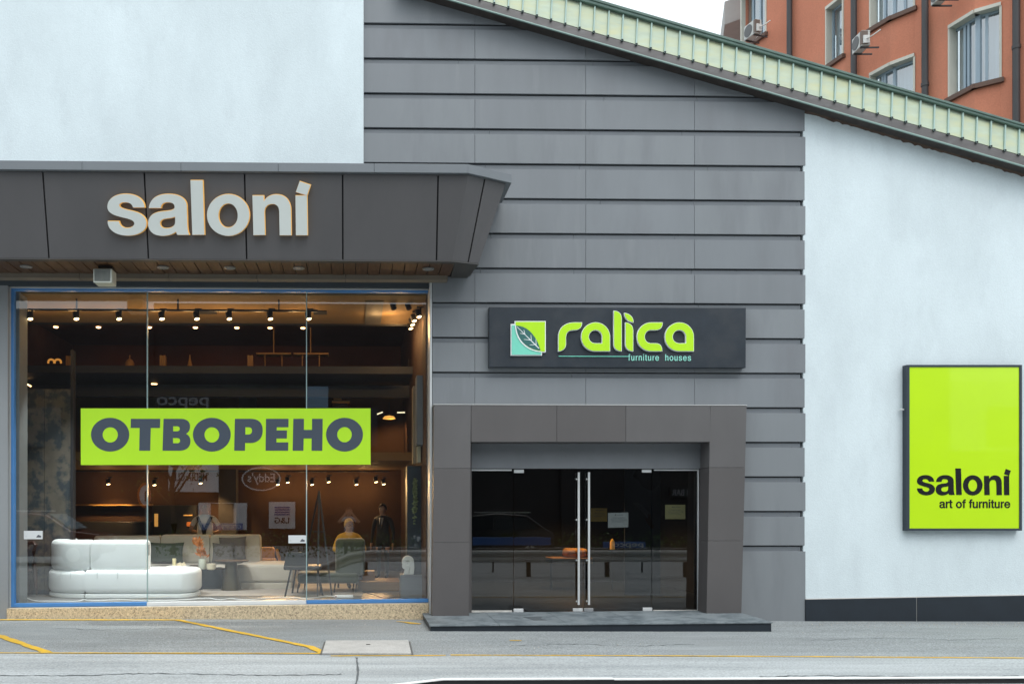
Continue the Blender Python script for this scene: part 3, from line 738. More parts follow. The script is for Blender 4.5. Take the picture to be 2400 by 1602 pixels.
MB().hexa([(PX(1250, -.8), -.85, zA + .0125), (PX(1545, -.8), -.85, zA + .011), (PX(1555, -.5), -.45, zA + .0155), (PX(1225, -.5), -.45, zA + .017)],
          [(PX(1250, -.8), -.85, zA + .0165), (PX(1545, -.8), -.85, zA + .0155), (PX(1555, -.5), -.45, zA + .0195), (PX(1225, -.5), -.45, zA + .021)]).build("mat", M("door_mat", (.10, .115, .125), .9, fine=.3), stp)

# ================================================================== signs
# 1. raised letters on the canopy
FP = Plane((0, YB, zc0), (1, 0, 0), (0, YT - YB, zct - zc0))
def z1(p): return 240 + p[0] / 7.83, 410 + p[1] / 7.83
def z2(p): return 460 + p[0] / 7.83, 410 + p[1] / 7.83
SAL = [("s", z1, bez("M 95 850 L 300 850 C 310 930 380 975 450 975 C 540 975 585 930 585 890 C 585 850 540 820 440 795 C 330 770 240 750 180 715 C 120 680 90 640 90 580 C 90 440 230 350 430 350 C 630 350 765 450 772 595 L 560 595 C 545 530 490 500 410 500 C 340 500 305 525 305 555 C 305 590 340 610 450 640 C 540 660 620 675 680 705 C 760 750 805 810 805 890 C 805 1030 650 1112 460 1112 C 250 1112 95 1010 95 850 Z")),
       ("a", z1, bez("M 850 605 C 870 440 1000 352 1210 352 C 1410 352 1535 430 1545 560 L 1555 900 C 1558 1000 1570 1060 1588 1085 L 1588 1098 L 1375 1098 C 1362 1080 1355 1060 1352 1035 C 1290 1090 1200 1115 1090 1115 C 940 1115 838 1030 838 890 C 838 760 930 690 1080 672 C 1190 660 1325 660 1325 590 C 1325 530 1280 500 1190 500 C 1110 500 1075 540 1070 605 Z M 1333 760 C 1300 785 1230 790 1160 800 C 1080 812 1055 840 1055 885 C 1055 945 1100 980 1175 980 C 1290 980 1335 920 1335 860 Z")),
       ("l", z1, [[(1615, 100), (1838, 100), (1870, 1095), (1650, 1098)]]),
       ("o", z2, [ell(585, 736, 389, 381), ell(583, 744, 178, 224)]),
       ("n", z2, bez("M 1030 380 L 1235 380 L 1237 485 C 1290 400 1370 360 1465 360 C 1640 360 1732 470 1735 650 L 1742 1105 L 1530 1105 L 1522 680 C 1520 580 1475 530 1395 530 C 1300 530 1245 590 1248 700 L 1260 1100 L 1048 1103 Z")),
       ("i", z2, [[(1820, 380), (2030, 378), (2040, 1105), (1828, 1105)], [(1897, 118), (2095, 185), (2030, 376), (1828, 312)]])]
FPL = Plane(FP.at(0, 0, .07), FP.r, FP.u)
sg = thing("letter_sign", FP.at(-2.3, .3), "raised pale saloni letters with glowing amber edges on the canopy fascia", "sign")
for nm, zf, loops in SAL:
    lp = [[FPL.px(*zf(p)) for p in l] for l in loops]
    b = MB(); FPL.put(b, lp, .012, -.012); lo = b.build("letter", LETTER, sg)
    b = MB(); FPL.put(b, [[(u + .004, v + .005) for u, v in l] for l in lp], .052, -.066, .004); b.build("letter_return", AMBER, lo)
# 2. banner behind the glass
YBN = YG - .012
BN = Plane(P(190, 1088, YBN))
bn = thing("window_banner", P(530, 1088, YBN), "wide lime banner across the shop window reading OTBOPEHO in slate capitals", "banner")
b = MB(); BN.put(b, [[BN.px(189.5, 1089), BN.px(868.5, 1088), BN.px(868.5, 956.5), BN.px(189.5, 956.5)]], .004); b.build("sheet", LIME, bn)
def r4(x, y): return x / 2.93625, 534 + y / 2.93625
def circ_(cx, cy, rx, ry): return ell(cx, cy, rx, ry, 48)
BNL = [[circ_(758.5, 1421, 131.5, 116), circ_(759.5, 1422.5, 52.5, 52.5)],
       [[(901, 1312), (1103, 1312), (1101, 1375), (1038, 1375), (1034, 1531), (959, 1531), (962, 1375), (900, 1375)]],
       bez("M 1126 1312 L 1240 1312 C 1290 1312 1308 1335 1308 1365 C 1308 1390 1298 1405 1280 1415 C 1300 1425 1311 1442 1311 1465 C 1311 1505 1285 1531 1235 1531 L 1119 1531 Z M 1192 1363 L 1192 1398 L 1215 1398 C 1230 1398 1238 1393 1238 1381 C 1238 1369 1230 1363 1215 1363 Z M 1191 1444 L 1191 1480 L 1216 1480 C 1232 1480 1240 1475 1240 1462 C 1240 1450 1232 1444 1216 1444 Z"),
       [circ_(1458, 1421, 130, 116), circ_(1458.5, 1422.5, 51, 52.5)],
       bez("M 1617 1312 L 1725 1312 C 1785 1312 1808 1345 1808 1392 C 1808 1445 1778 1478 1722 1478 L 1687 1478 L 1686 1531 L 1612 1531 Z M 1689 1370 L 1688 1420 L 1708 1420 C 1726 1420 1735 1410 1735 1394 C 1735 1378 1726 1370 1708 1370 Z"),
       [[(1831, 1312), (1986, 1312), (1985, 1370), (1905, 1370), (1904, 1392), (1975, 1392), (1974, 1447), (1903, 1447), (1902, 1474), (1984, 1474), (1983, 1531), (1828, 1531)]],
       [[(2019, 1312), (2092, 1312), (2091, 1388), (2147, 1388), (2148, 1312), (2221, 1312), (2218, 1531), (2144, 1531), (2145, 1447), (2090, 1447), (2088, 1531), (2014, 1531)]],
       [circ_(2371, 1421, 127, 116), circ_(2371, 1421, 50, 52.5)]]
for loops in BNL:
    b = MB(); BN.put(b, [[BN.px(*r4(*p)) for p in l] for l in loops], .0025, .0045); b.build("letter", INK, bn)
# 3. dark board with the leaf logo
YR = -.12
RB = Plane(P(1146, 860, YR))
rs = thing("shop_sign", P(1445, 860, YR), "dark board with lime ralica letters, leaf emblem and furniture houses line", "sign")
a = [P(1146.5, 859.5, YR), P(1748, 861.5, YR), P(1748.5, 720.5, YR), P(1146.5, 718.5, YR)]
MB().hexa(a, [p + Vector((0, .115, 0)) for p in a]).build("board", SIGNDK, rs, bevel=.006)
def r5(x, y): return 800 + x / 2.93625, 534 + y / 2.93625
def rput(name, loops, mat, depth, lift, off=0.0, par=rs, zf=r5):
    b = MB(); RB.put(b, [[RB.px(*zf(*p)) for p in l] for l in loops], depth, lift, off); return b.build(name, mat, par)
em = rput("emblem", [[(1163, 663), (1190, 663), (1190, 643), (1404, 643), (1404, 858), (1378, 858), (1378, 880), (1163, 880)]], SIGNWHITE, .03, .002)
rput("lime_square", [[(1196, 649), (1398, 649), (1398, 852), (1196, 852)]], SIGNLIME, .003, .033, par=em)
rput("mint_square", bez("M 1169 673 L 1198 673 C 1215 740 1245 850 1372 852 L 1372 874 L 1169 874 Z"), SIGNMINT, .003, .0375, par=em)
lf = rput("leaf", bez("M 1200 675 C 1290 680 1345 760 1366 846 C 1270 838 1205 770 1200 675 Z"), SIGNTEAL, .003, .042, par=em)
def ln(p, q, w=3.2):
    d = Vector((q[0] - p[0], q[1] - p[1])); d.normalize(); n_ = (-d.y * w, d.x * w)
    return [(p[0] + n_[0], p[1] + n_[1]), (q[0] + n_[0] * .5, q[1] + n_[1] * .5), (q[0] - n_[0] * .5, q[1] - n_[1] * .5), (p[0] - n_[0], p[1] - n_[1])]
vb = MB()
for l in (ln((1356, 832), (1206, 684)), ln((1260, 735), (1252, 705), 2.4), ln((1262, 736), (1226, 728), 2.4), ln((1303, 776), (1300, 738), 2.4), ln((1303, 776), (1252, 770), 2.4), ln((1336, 808), (1335, 768), 2.4), ln((1336, 806), (1292, 808), 2.4)):
    RB.put(vb, [[RB.px(*r5(*p)) for p in l]], .001, .0455 + .0004 * len(vb.f) % .002)
vb.build("leaf_vein", SIGNWHITE, em)
eb = MB(); ed = bez("M 1198 675 C 1203 772 1268 842 1372 852 L 1372 858 C 1262 850 1194 775 1191 675 Z"); RB.put(eb, [[RB.px(*r5(*p)) for p in l] for l in ed], .001, .048); eb.build("leaf_edge", SIGNWHITE, em)
A_ = "M 1842 850 L 1745 850 C 1690 850 1647 810 1647 752 C 1647 700 1690 655 1745 655 C 1800 655 1842 700 1842 752 Z M 1790 798 L 1745 798 C 1715 798 1697 778 1697 752 C 1697 727 1718 705 1745 705 C 1770 705 1790 727 1790 752 Z"
LET = [bez("M 1490 850 L 1490 755 C 1490 690 1535 655 1600 655 L 1650 655 C 1650 690 1630 705 1600 705 C 1560 705 1540 720 1540 760 L 1540 800 C 1540 830 1520 850 1490 850 Z"),
       bez(A_), bez("M 1870 575 C 1905 578 1922 595 1922 630 L 1922 850 C 1890 848 1870 830 1870 800 Z"),
       bez("M 1950 655 C 1985 660 2001 680 2001 710 L 2001 850 C 1968 848 1950 830 1950 800 Z M 1943 590 C 1980 595 2003 620 2003 652 C 1968 648 1945 625 1943 590 Z"),
       bez("M 2203 655 C 2203 690 2185 705 2155 705 L 2125 705 C 2098 705 2080 727 2080 752 C 2080 778 2098 798 2125 798 L 2160 798 C 2190 800 2200 820 2200 850 L 2128 850 C 2070 850 2030 808 2030 752 C 2030 700 2070 655 2128 655 Z"),
       [[(x + 575, y) for x, y in l] for l in bez(A_)]]
for l in LET:
    lo = rput("letter", l, SIGNLIME, .004, .045, -.002)
    rput("letter_rim", l, SIGNWHITE, .042, .002, .005, lo)
u0, v0 = RB.px(*r5(1494, 885)); u1, v1 = RB.px(*r5(1975, 880))
b = MB(); RB.put(b, [[(u0, v0), (u1, v0), (u1, v0 + .011), (u0, v0 + .011)]], .01, .002); b.build("underline", SIGNMINT, rs)
ua, va = RB.px(1472, 844.8); ub, vb_ = RB.px(1619, 830)
b = MB(); RB.outline(b, grotesque("furniture  houses", 60), ua, ub, va, vb_, .008, .002, .001); b.build("lettering", M("mint_lettering", (.30, .72, .60), .4), rs)
# 4. lime light box on the white wall
YL = -.10
LB = Plane(P(2125, 1242, YL))
lb = thing("light_box", P(2260, 1243, YL), "tall lime light box with black saloni lettering in a dark frame on the white wall", "sign")
fo = [(2125.5, 1242.7), (2395.5, 1242.7), (2395.5, 854.5), (2125.5, 854.5)]; fi = [(2131.8, 1237.5), (2389.5, 1237.5), (2389.5, 859.5), (2131.8, 859.5)]
b = MB(); LB.put(b, [[LB.px(*p) for p in fo], [LB.px(*p) for p in fi]], .11, -.11); b.build("frame", BOXFRAME, lb)
b = MB(); LB.put(b, [[LB.px(*p) for p in fi]], .09, -.10); fc = b.build("face", LIMEBOX, lb)
PL2 = Plane(LB.at(0, 0, -.009), LB.r, LB.u)
def sal_map(p): return 2149 + (p[0] - 251.5) / (728 - 251.5) * (2369 - 2149), 1097 + (p[1] - 423) / (552.5 - 423) * (1160 - 1097)
for nm, zf, loops in SAL:
    b = MB(); PL2.put(b, [[PL2.px(*sal_map(zf(p))) for p in l] for l in loops], .003); b.build("letter", BLACKINK, fc)
ua, va = PL2.px(2202, 1189.5); ub, vb_ = PL2.px(2367, 1169.5)
b = MB(); PL2.outline(b, grotesque("art of furniture"), ua, ub, va, vb_, .003, 0, .003); b.build("lettering", BLACKINK, fc)
c_ = P(2114, 959, -.05)
MB().box(c_.x - .03, c_.x + .03, -.06, -.03, c_.z - .012, c_.z + .012).build("bracket", ALU, lb, bevel=.003)
# floodlight-like louvred box under the canopy
vx0, vx1 = PX(219, -.75), PX(262, -.75)
vz1, vz0 = zc0 - .03, PZ(662, -.75, 240)
vt = thing("outdoor_speaker", ((vx0 + vx1) / 2, -.7, vz0), "pale louvred box hanging under the canopy above the shop window", "speaker")
IVORY = M("ivory_plastic", (.50, .52, .46), .6)
MB().box(vx0, vx1, -.735, -.50, vz0, vz1 - .06).build("housing", IVORY, vt, bevel=.012)
bz = MB(); bz.box(vx0, vx0 + .012, -.752, -.736, vz0, vz1 - .07); bz.box(vx1 - .02, vx1, -.752, -.736, vz0, vz1 - .07); bz.box(vx0 + .012, vx1 - .02, -.752, -.736, vz0, vz0 + .02)
bz.build("bezel", IVORY, vt, bevel=.003)
lv = MB()
for k in range(14):
    x = vx0 + .016 + (vx1 - vx0 - .045) * k / 13
    lv.box(x, x + .008, -.748, -.734, vz0 + .022, vz1 - .075)
lv.build("louvre", M("grey_louvre", (.17, .18, .17), .6), vt)
MB().box((vx0 + vx1) / 2 - .1, (vx0 + vx1) / 2 + .1, -.62, -.52, vz1 - .02, zc0 - .02).build("bracket", DARKGAP, vt)

# ================================================================== showroom behind the glass
FZ = .24
def FL(px, py, z=FZ):
    r = ray(px, py); return CAM + r * ((z - EYE) / r.z)
def IM(n, c, r=.7, **k): return M(n, c, r, **k)
WALLBR = IM("brown_showroom_wall", (.050, .021, .007), .8, var=.1)
DARKIN = IM("dark_interior", (.015, .015, .018), .8, var=.1)
REDBR = IM("red_brown_wall", (.06, .014, .006), .8, var=.15)
TANCEIL = IM("tan_ceiling", (.15, .088, .03), .85, var=.05)
FLOORM = IM("showroom_floor", (.17, .165, .16), .35, var=.1, fine=.1)
SLABM = IM("slab_edge", (.014, .018, .030), .6)
XI0, XI1, YB_ = -6.7, 1.12, 7.9
z_c1 = PZ(690, .42, 500)                   # ceiling just behind the glass
z_up, z_mid = PZ(857, 3.6, 500), PZ(1078, 3.8, 500)
def part(name, mat, *boxes, bevel=0):
    b = MB()
    for q in boxes: b.box(*q)
    return b.build(name, mat, shop, bevel=bevel)
part("interior_floor", FLOORM, (XI0, XI1, .43, YB_, FZ - .2, FZ))
part("interior_ceiling", TANCEIL, (XI0, XI1, .43, 2.55, z_c1, z_c1 + .2))
part("interior_ceiling", REDBR, (XI0, XI1, 2.75, YB_, 5.62, 5.8))
part("ceiling_beam", DARKIN, (XI0, XI1, 2.555, 2.75, z_c1 + .004, 5.8))
part("interior_wall", WALLBR, (XI0, XI1, YB_, YB_ + .2, FZ, z_mid))
part("interior_wall", REDBR, (XI0, XI1, YB_, YB_ + .2, z_mid, 5.62))
part("interior_wall", REDBR, (XI0 - .2, XI0, .43, YB_ + .2, FZ, 5.8))
part("interior_wall", IM("warm_side_wall", (.05, .017, .005), .8), (XI1, XI1 + .1, .45, YB_ + .2, FZ, 5.8))
part("mezzanine_floor", SLABM, (XI0, XI1, 3.6, YB_, z_up - .14, z_up))
part("mezzanine_floor", IM("mid_slab", (.13, .075, .025), .7), (XI0, XI1, 3.8, YB_, z_mid, z_mid + .16))
part("mezzanine_beam", SLABM, (XI0, XI1, 4.6, 4.8, z_up - .46, z_up - .22))
part("partition", IM("charcoal_partition", (.05, .045, .045), .8), (PX(515, 7.7), PX(556, 7.7), 7.5, YB_, FZ, z_mid))
part("partition", IM("ceiling_blank", (.07, .065, .06), .8), (PX(855, 2.5), PX(892, 2.5), .8, 2.55, z_c1 - .012, z_c1 + .1))
part("interior_wall", IM("mid_rear_wall", (.08, .034, .01), .8), (XI0, XI1, 6.6, 6.65, z_mid + .16, z_up - .14))
for a, b in ((75, 122), (150, 163), (345, 372), (560, 600)):
    part("mezzanine_post", DARKIN, (PX(a, 5.2), PX(b, 5.2), 5.2, 5.3, z_mid + .16, z_up - .14))
for a, b in ((460, 506), (735, 766)):
    part("air_vent", DARKIN, (PX(a, 1.6), PX(b, 1.6), 1.5, 1.75, z_c1 - .014, z_c1 + .02))
# vestibule behind the doors
part("interior_floor", IM("dark_floor", (.035, .04, .048), .3), (XI1 + .1, 6.4, .19, 6, -.05, .125))
part("interior_wall", IM("vestibule_wall", (.02, .018, .018), .8), (XI1 + .1, 6.4, 6, 6.1, .1, 3.2), (6.4, 6.5, .3, 6.1, .1, 3.2), (XI1 + .1, XI1 + .18, .43, 6, .1, 3.2))
part("interior_ceiling", DARKIN, (XI1 + .1, 6.4, .25, 6, 3.0, 3.2))

# ------------------------------------------------------------------ lamps
def warm(par, loc, power, target, ang=70, blend=.6, col=(1, .58, .24), size=.04):
    l = bpy.data.lights.new("lamp_light", 'SPOT'); l.energy = power; l.spot_size = math.radians(ang); l.spot_blend = blend; l.color = col; l.shadow_soft_size = size
    o = bpy.data.objects.new("lamp_light", l); COL.objects.link(o); o.parent = par
    o.location = Vector(loc) - worldloc(par)
    o.rotation_euler = (Vector(target) - Vector(loc)).to_track_quat('-Z', 'Y').to_euler()
    return o
def ceiling_fill(par, loc, power, col=(1, .56, .22), size=.06):  # added point light warming the ceiling; the fixtures have no such bulb
    l = bpy.data.lights.new("amber_glow", 'POINT'); l.energy = power; l.color = col; l.shadow_soft_size = size
    o = bpy.data.objects.new("amber_glow", l); COL.objects.link(o); o.parent = par; o.location = Vector(loc) - worldloc(par); return o
ORD = ["first", "second", "third", "fourth", "fifth", "sixth", "seventh", "eighth", "ninth", "tenth"]
def spot_proto():
    t = thing("track_spotlight", (0, 0, 0), "x", "spotlight")
    b = MB(); b.box(.02, .05, -.015, .015, 0, .14); b.box(-.02, .09, -.018, .018, .135, .16); b.build("bracket", BLACKMET, t)
    ax = Vector((.25, -.35, -1)).normalized(); a0 = Vector((0, 0, .05)); q = ax.to_track_quat('Z', 'Y')
    def ring(r, z, n=16): return [a0 + q @ Vector((r * math.cos(k * 2 * math.pi / n), r * math.sin(k * 2 * math.pi / n), z)) for k in range(n)]
    MB().loft([ring(.035, -.06), ring(.046, -.05), ring(.046, .07), ring(.040, .07), ring(.036, .05)]).build("can", BLACKMET, t, smooth=True)
    MB().loft([ring(.039, .052), ring(.039, .064)]).build("lens", BULB, t)
    return t
proto = spot_proto(); used = False
def place_spot(p, label, group, lamp=None, lit=True):
    global used
    o = proto if not used else copy_tree(proto)
    used = True
    o.location = p; tag(o, label, "spotlight", group)
    if not lit:
        for c in o.children:
            if c.name.startswith("lens"): c.data = c.data.copy(); c.data.materials[0] = BLACKMET
    if lamp: warm(o, Vector(p) + Vector((.02, -.03, -.04)), *lamp)
    return o
YT1 = .75
rail = thing("light_track", P(440, 729, YT1), "long black track carrying the spotlights below the tan ceiling", "light track")
zr = PZ(729, YT1, 400); MB().box(XI0 + .1, PX(745, YT1), YT1 - .018, YT1 + .018, zr, zr + .03).build("rail", BLACKMET, rail)
rb_ = MB()
for x in (-5.9, -4.4, -2.8, -1.2): rb_.box(x - .012, x + .012, YT1 - .012, YT1 + .012, zr + .03, z_c1)
rb_.build("hanger", BLACKMET, rail)
for i, p in enumerate((70, 178, 278, 378, 460, 536, 632, 722)):
    place_spot(P(p, 742, YT1 - .01) - Vector((.0, 0, .03)), f"{ORD[i]} lit black spotlight from the left on the track under the tan ceiling", "spotlights on the upper ceiling track",
               (300 if i < 5 else 50, (PX(p, YT1) + .1, 1.5 + .5 * (i == 5), 0), 75, .7, (.93, .98, 1.0) if i < 5 else (1, .72, .42)) if i in (1, 2, 4, 5, 7) else None)
    if i in (0, 3, 5, 7): ceiling_fill(bpy.data.objects[[o.name for o in COL.objects if o.name.startswith("track_spotlight")][-1]], P(p, 742, YT1 + .7) - Vector((0, 0, .25)), 4.5)
YT2 = 6.7
zr2 = z_mid - .10
rail = thing("light_track", (PX(470, YT2), YT2, zr2), "black track with spotlights along the low amber ceiling behind the banner", "light track")
MB().box(PX(172, YT2), PX(512, YT2), YT2 - .02, YT2 + .02, zr2, zr2 + .03).build("rail", BLACKMET, rail)
MB().box(PX(560, YT2), PX(912, YT2), YT2 - .02, YT2 + .02, zr2, zr2 + .03).build("rail", BLACKMET, rail)
low = ((253, 1128), (361, 1130), (469, 1126), (650, 1129), (673, 1124), (730, 1129), (769, 1123), (834, 1129), (880, 1123), (898, 1128))
for i, (p, py) in enumerate(low):
    x, _, z = P(p, py, YT2)
    tgt = {0: (PX(265, 7.9), 7.9, .9), 1: (PX(478, 5.2), 5.25, 1.5), 2: (PX(505, 7.6), 7.8, .9), 3: (PX(590, 5), 4.2, .8), 4: (PX(640, 4), 3.2, .3), 6: (PX(820, 5), 4.4, 1.0), 8: (PX(880, 4), 3.4, .3)}.get(i)
    place_spot((x, YT2, z - .05), f"{ORD[i]} lit spotlight from the left on the low rear track under the banner", "spotlights on the low rear track",
               ((95 if i in (0, 2) else 85), tgt, 75) if tgt else None)
    if i in (0, 1, 3, 5, 7): ceiling_fill(bpy.data.objects[[o.name for o in COL.objects if o.name.startswith("track_spotlight")][-1]], (x, YT2 - .1, z - .22), 2.2)
for i, (p, py) in enumerate(((980, 737), (969, 747), (965, 756), (961, 765))):
    place_spot(P(p, py, .9 + .55 * i) - Vector((0, 0, .03)), ("nearest", "second nearest", "third nearest", "farthest")[i] + " spotlight of the cluster in the top right corner of the shop window", "spotlights in the window corner",
               (45, (PX(930, 3), 5.5, 3.2), 90) if i == 0 else None)
for i, (xa_, ya2, xb_2, yb2_, y_, lab_) in enumerate(((61, 898, 73, 905, 4.6, "short slanted amber tube lamp at the far left below the upper floor"), (113, 917, 121, 922, 4.9, "short slanted amber tube lamp above the patterned panel"), (355, 899, 368, 900, 5.0, "short level amber tube lamp right of the left glass joint"), (884, 970, 897, 965, 4.7, "pale slanted tube imitating a reflected light strip, just right of the lime banner"), (931, 966, 949, 966, 4.9, "pale level tube imitating a reflected light strip at the right of the lime banner"))):
    t = thing("tube_lamp_or_reflected_strip", P((xa_ + xb_2) / 2, (ya2 + yb2_) / 2, y_), lab_, "lamp", "small tube lamps and reflected light strips on the middle floor")
    a_, b_ = P(xa_, ya2, y_), P(xb_2, yb2_, y_)
    MB().tube([a_, b_], .014, 8).build("tube", BULB2 if i < 3 else M("reflected_strip", (.9, .85, .6), .5, emit=((1, .9, .6), .9)), t)  # the pale tubes stand for reflected light strips, the amber ones are lamps
    MB().tube([a_ + Vector((0, 0, .02)), b_ + Vector((0, 0, .02))], .012, 8).build("housing", BLACKMET, t)  # also built behind the pale tubes that stand for reflected strips
for i, p in enumerate((921, 956)):
    place_spot(P(p, 722, 1.0), ("unlit black spotlight beside the dark ceiling panel, left of the corner cluster", "unlit black spotlight directly beside the lit corner cluster")[i], "unlit corner spotlights", lit=False)
def dl_proto():
    t = thing("ceiling_downlight", (0, 0, 0), "x", "downlight")
    MB().lathe([(.048, 0), (.062, 0), (.062, -.012), (.048, -.012), (.048, 0)], (0, 0, 0), 20).build("rim", IM("red_rim", (.3, .06, .03), .5), t)
    MB().lathe([(0, -.002), (.047, -.002), (.052, -.022), (.035, -.036), (0, -.040)], (0, 0, 0), 20).build("lens", BULB2, t)
    return t
dlp = None
for i, p in enumerate((131, 231, 350, 458, 555, 633, 710)):
    o = dl_proto() if dlp is None else copy_tree(dlp)
    dlp = dlp or o
    o.location = Vector((PX(p, 5.7), 5.7, 5.617)); tag(o, f"{ORD[i]} glowing round downlight from the left in the dark red upper ceiling", "downlight", "round downlights in the upper ceiling")
    if i in (1, 3, 5): warm(o, o.location + Vector((0, 0, -.03)), 40, (PX(p, 5.7), 7.0, 4.4), 100, col=(1, .42, .14))
# warm shelf washer lamps in the mid level and behind the doors
def pendant(p, label, tgt, power):
    t = thing("pendant_lamp", p, label, "lamp")
    MB().lathe([(.0, .02), (.10, .0), (.14, -.05), (.13, -.055), (.09, -.01), (0, .0)], p, 20).build("lamp_shade", IM("amber_shade", (.7, .4, .08), .5, emit=((1, .5, .1), .7)), t, smooth=True)
    MB().tube([Vector(p) + Vector((0, 0, .01)), Vector(p) + Vector((0, 0, .3))], .006, 6).build("cord", BLACKMET, t)
    warm(t, Vector(p) + Vector((0, 0, -.06)), power, tgt, 120)
pendant(P(958, 876, 4.2), "amber pendant lamp under the upper floor, top right of the showroom", (PX(950, 5), 5.5, 2.9), 25)
pendant(P(912, 975, 5.6), "amber pendant lamp right of the lime banner", (PX(940, 6), 6.2, 2.8), 22)
pendant(P(1330, 1078, 4.2), "small amber pendant in the dark entrance hall above the pouffe", (PX(1340, 4.3), 4.15, .9), 260)
pendant(P(300, 885, 5.9), "amber lamp washing the wall between the dark posts under the upper floor", (PX(300, 6.6), 6.6, 4.0), 50)

# ------------------------------------------------------------------ shelves and small things on the upper floor
SHELFW = IM("warm_ornament", (.38, .19, .06), .6)
def lib(px0, px1, py0, label, name="book", Y=3.75, mat=SHELFW, gap=True):
    x0, x1 = PX(px0, Y), PX(px1, Y); h = PZ(py0, Y, px0) - z_up
    t = thing(name, ((x0 + x1) / 2, Y, z_up), label, name)
    n = 3 if gap else 1
    for k in range(n):
        a = x0 + (x1 - x0) * k / n; b = x0 + (x1 - x0) * (k + 1) / n - (.004 if gap else 0)
        MB().box(a, b, Y, Y + .14, z_up, z_up + h * (1 - .03 * (k == 1))).build("volume", mat, t, bevel=.003)
for a, b, c, lab in ((154, 167, 833, "pair of upright books on the upper floor behind the leftmost pane"), (374, 388, 832, "upright books just right of the left glass joint on the upper floor"), (580, 593, 832, "upright books left of the round-legged shelf on the upper floor")):
    lib(a, b, c, lab, "book_pair")
def vase(px, py0, w, label, prof, Y=3.8):
    x = PX(px, Y); h = PZ(py0, Y, px) - z_up
    t = MB().lathe([(r * w, z * h + z_up) for r, z in prof], (x, Y, 0), 20).build("vase", SHELFW, smooth=True); tag(t, label, "vase")
vase(304, 832, .09, "squat dark vase with a narrow neck on the upper floor", [(0, 0), (.9, .0), (1, .35), (.6, .6), (.15, .72), (.12, 1), (0, 1)])
vase(445, 831, .055, "slim cone vase on the upper floor", [(0, 0), (1, 0), (.6, .4), (.25, .75), (.2, 1), (0, 1)])
for i, (pa, pb, pl) in enumerate(((600, 682, 640), (688, 770, 727))):
    Y = 4.0; zt = PZ(829.5, Y, 640)
    t = thing("display_shelf", (PX((pa + pb) / 2, Y), Y, z_up), ("thin shelf on slim legs left of the right glass joint, upper floor", "thin brighter shelf on slim legs crossing the right glass joint, upper floor")[i], "shelf")
    MB().box(PX(pa, Y), PX(pb, Y), Y, Y + .3, zt, zt + .03).build("board", SHELFW, t, bevel=.004)
    for q in (pa + 20, pb - 22): MB().tube([(PX(q, Y), Y + .1, z_up), (PX(q, Y), Y + .1, zt)], .012, 8).build("leg", SHELFW, t)
    MB().tube([(PX(pl, Y), Y + .15, zt + .03), (PX(pl, Y), Y + .15, zt + .55)], .012, 8).build("post", SHELFW, t)
arm = MB()
for x0, x1 in ((113, 127), (128, 143)):
    arm.tube([P(x0 + (x1 - x0) * (.5 - .5 * math.cos(math.pi * k / 12)), 851 - 9 * math.sin(math.pi * k / 12) ** .6, 3.75) for k in range(13)], .02, 8)
t = thing("ring_ornament", P(128, 853, 3.75), "glowing orange double ring ornament on the upper floor edge", "ornament"); arm.build("ring", IM("orange_ring", (.8, .36, .08), .4, emit=((1, .42, .08), .35)), t, smooth=True)
for k, (pa, pb, py) in enumerate(((600, 672, 906), (690, 760, 906))):
    Y = 5.4; z = PZ(py, Y, 600)
    t = thing("wall_shelf", (PX((pa + pb) / 2, Y), Y, z), ("dim wall shelf with small boxes above the banner, left of the glass joint", "dim wall shelf with small boxes above the banner, right of the glass joint")[k], "shelf")
    MB().box(PX(pa, Y), PX(pb, Y), Y, Y + .3, z, z + .025).build("board", SHELFW, t)
    for j in range(3):
        x = PX(pa + 14 + 20 * j, Y); MB().box(x, x + .1, Y + .05, Y + .2, z + .026, z + .10 + .03 * (j % 2)).build("box", SHELFW, t, bevel=.004)
t = thing("display_table", (PX(900, 5), 5.0, z_mid + .16), "amber lit table with boxes on the middle floor right of the banner top", "table")
zz = PZ(945, 5, 800); MB().box(PX(778, 5), PX(820, 5), 4.9, 5.4, zz, zz + .05).build("top", SHELFW, t, bevel=.004); MB().box(PX(782, 5), PX(800, 5), 4.95, 5.2, zz + .051, zz + .2).build("crate", SHELFW, t, bevel=.004)
MB().box(PX(784, 5), PX(814, 5), 5.0, 5.3, z_mid + .16, zz).build("base", DARKIN, t)

# ------------------------------------------------------------------ patterned panel, fireplace wall
pan = thing("wall_panel", P(105, 1380, 2.0), "mottled stone patterned wall panel at the left end of the showroom", "panel")
STONE = IM("mottled_stone", (.11, .095, .075), .7, var=.25, scale=3, col2=(.03, .04, .048), mixscale=3.2, mixlo=.47, mixhi=.56)
MB().box(PX(40, 2), PX(104, 2) - .003, 2.0, 2.08, FZ, PZ(911, 2, 100)).build("board", STONE, pan)
MB().box(PX(104, 2) + .003, PX(166, 2), 2.0, 2.08, FZ, PZ(911, 2, 100)).build("board", STONE, pan)
MB().box(PX(167, 2), PX(173, 2), 1.96, 2.1, FZ, z_up).build("edge_post", DARKIN, pan)
fu = thing("wall_cabinet", (PX(280, 7.4), 7.4, FZ), "low black cabinet below the amber lit wall niche", "cabinet")
MB().box(PX(173, 7.4), PX(352, 7.4), 7.2, 7.85, FZ, PZ(1222, 7.2, 260)).build("body", BLACKMET, fu, bevel=.01)
MB().box(PX(170, 7.7), PX(356, 7.7), 7.45, 7.85, PZ(1184, 7.5, 260), PZ(1181, 7.5, 260)).build("ledge", IM("amber_ledge", (.4, .22, .06), .6), fu)
fp = thing("media_wall", (PX(412, 7.6), 7.6, FZ), "black media wall unit with lit niches behind the bald man", "cabinet")
MB().box(PX(359, 7.6), PX(462, 7.6), 7.5, 7.85, FZ, PZ(1183, 7.5, 400)).build("body", BLACKMET, fp, bevel=.01)
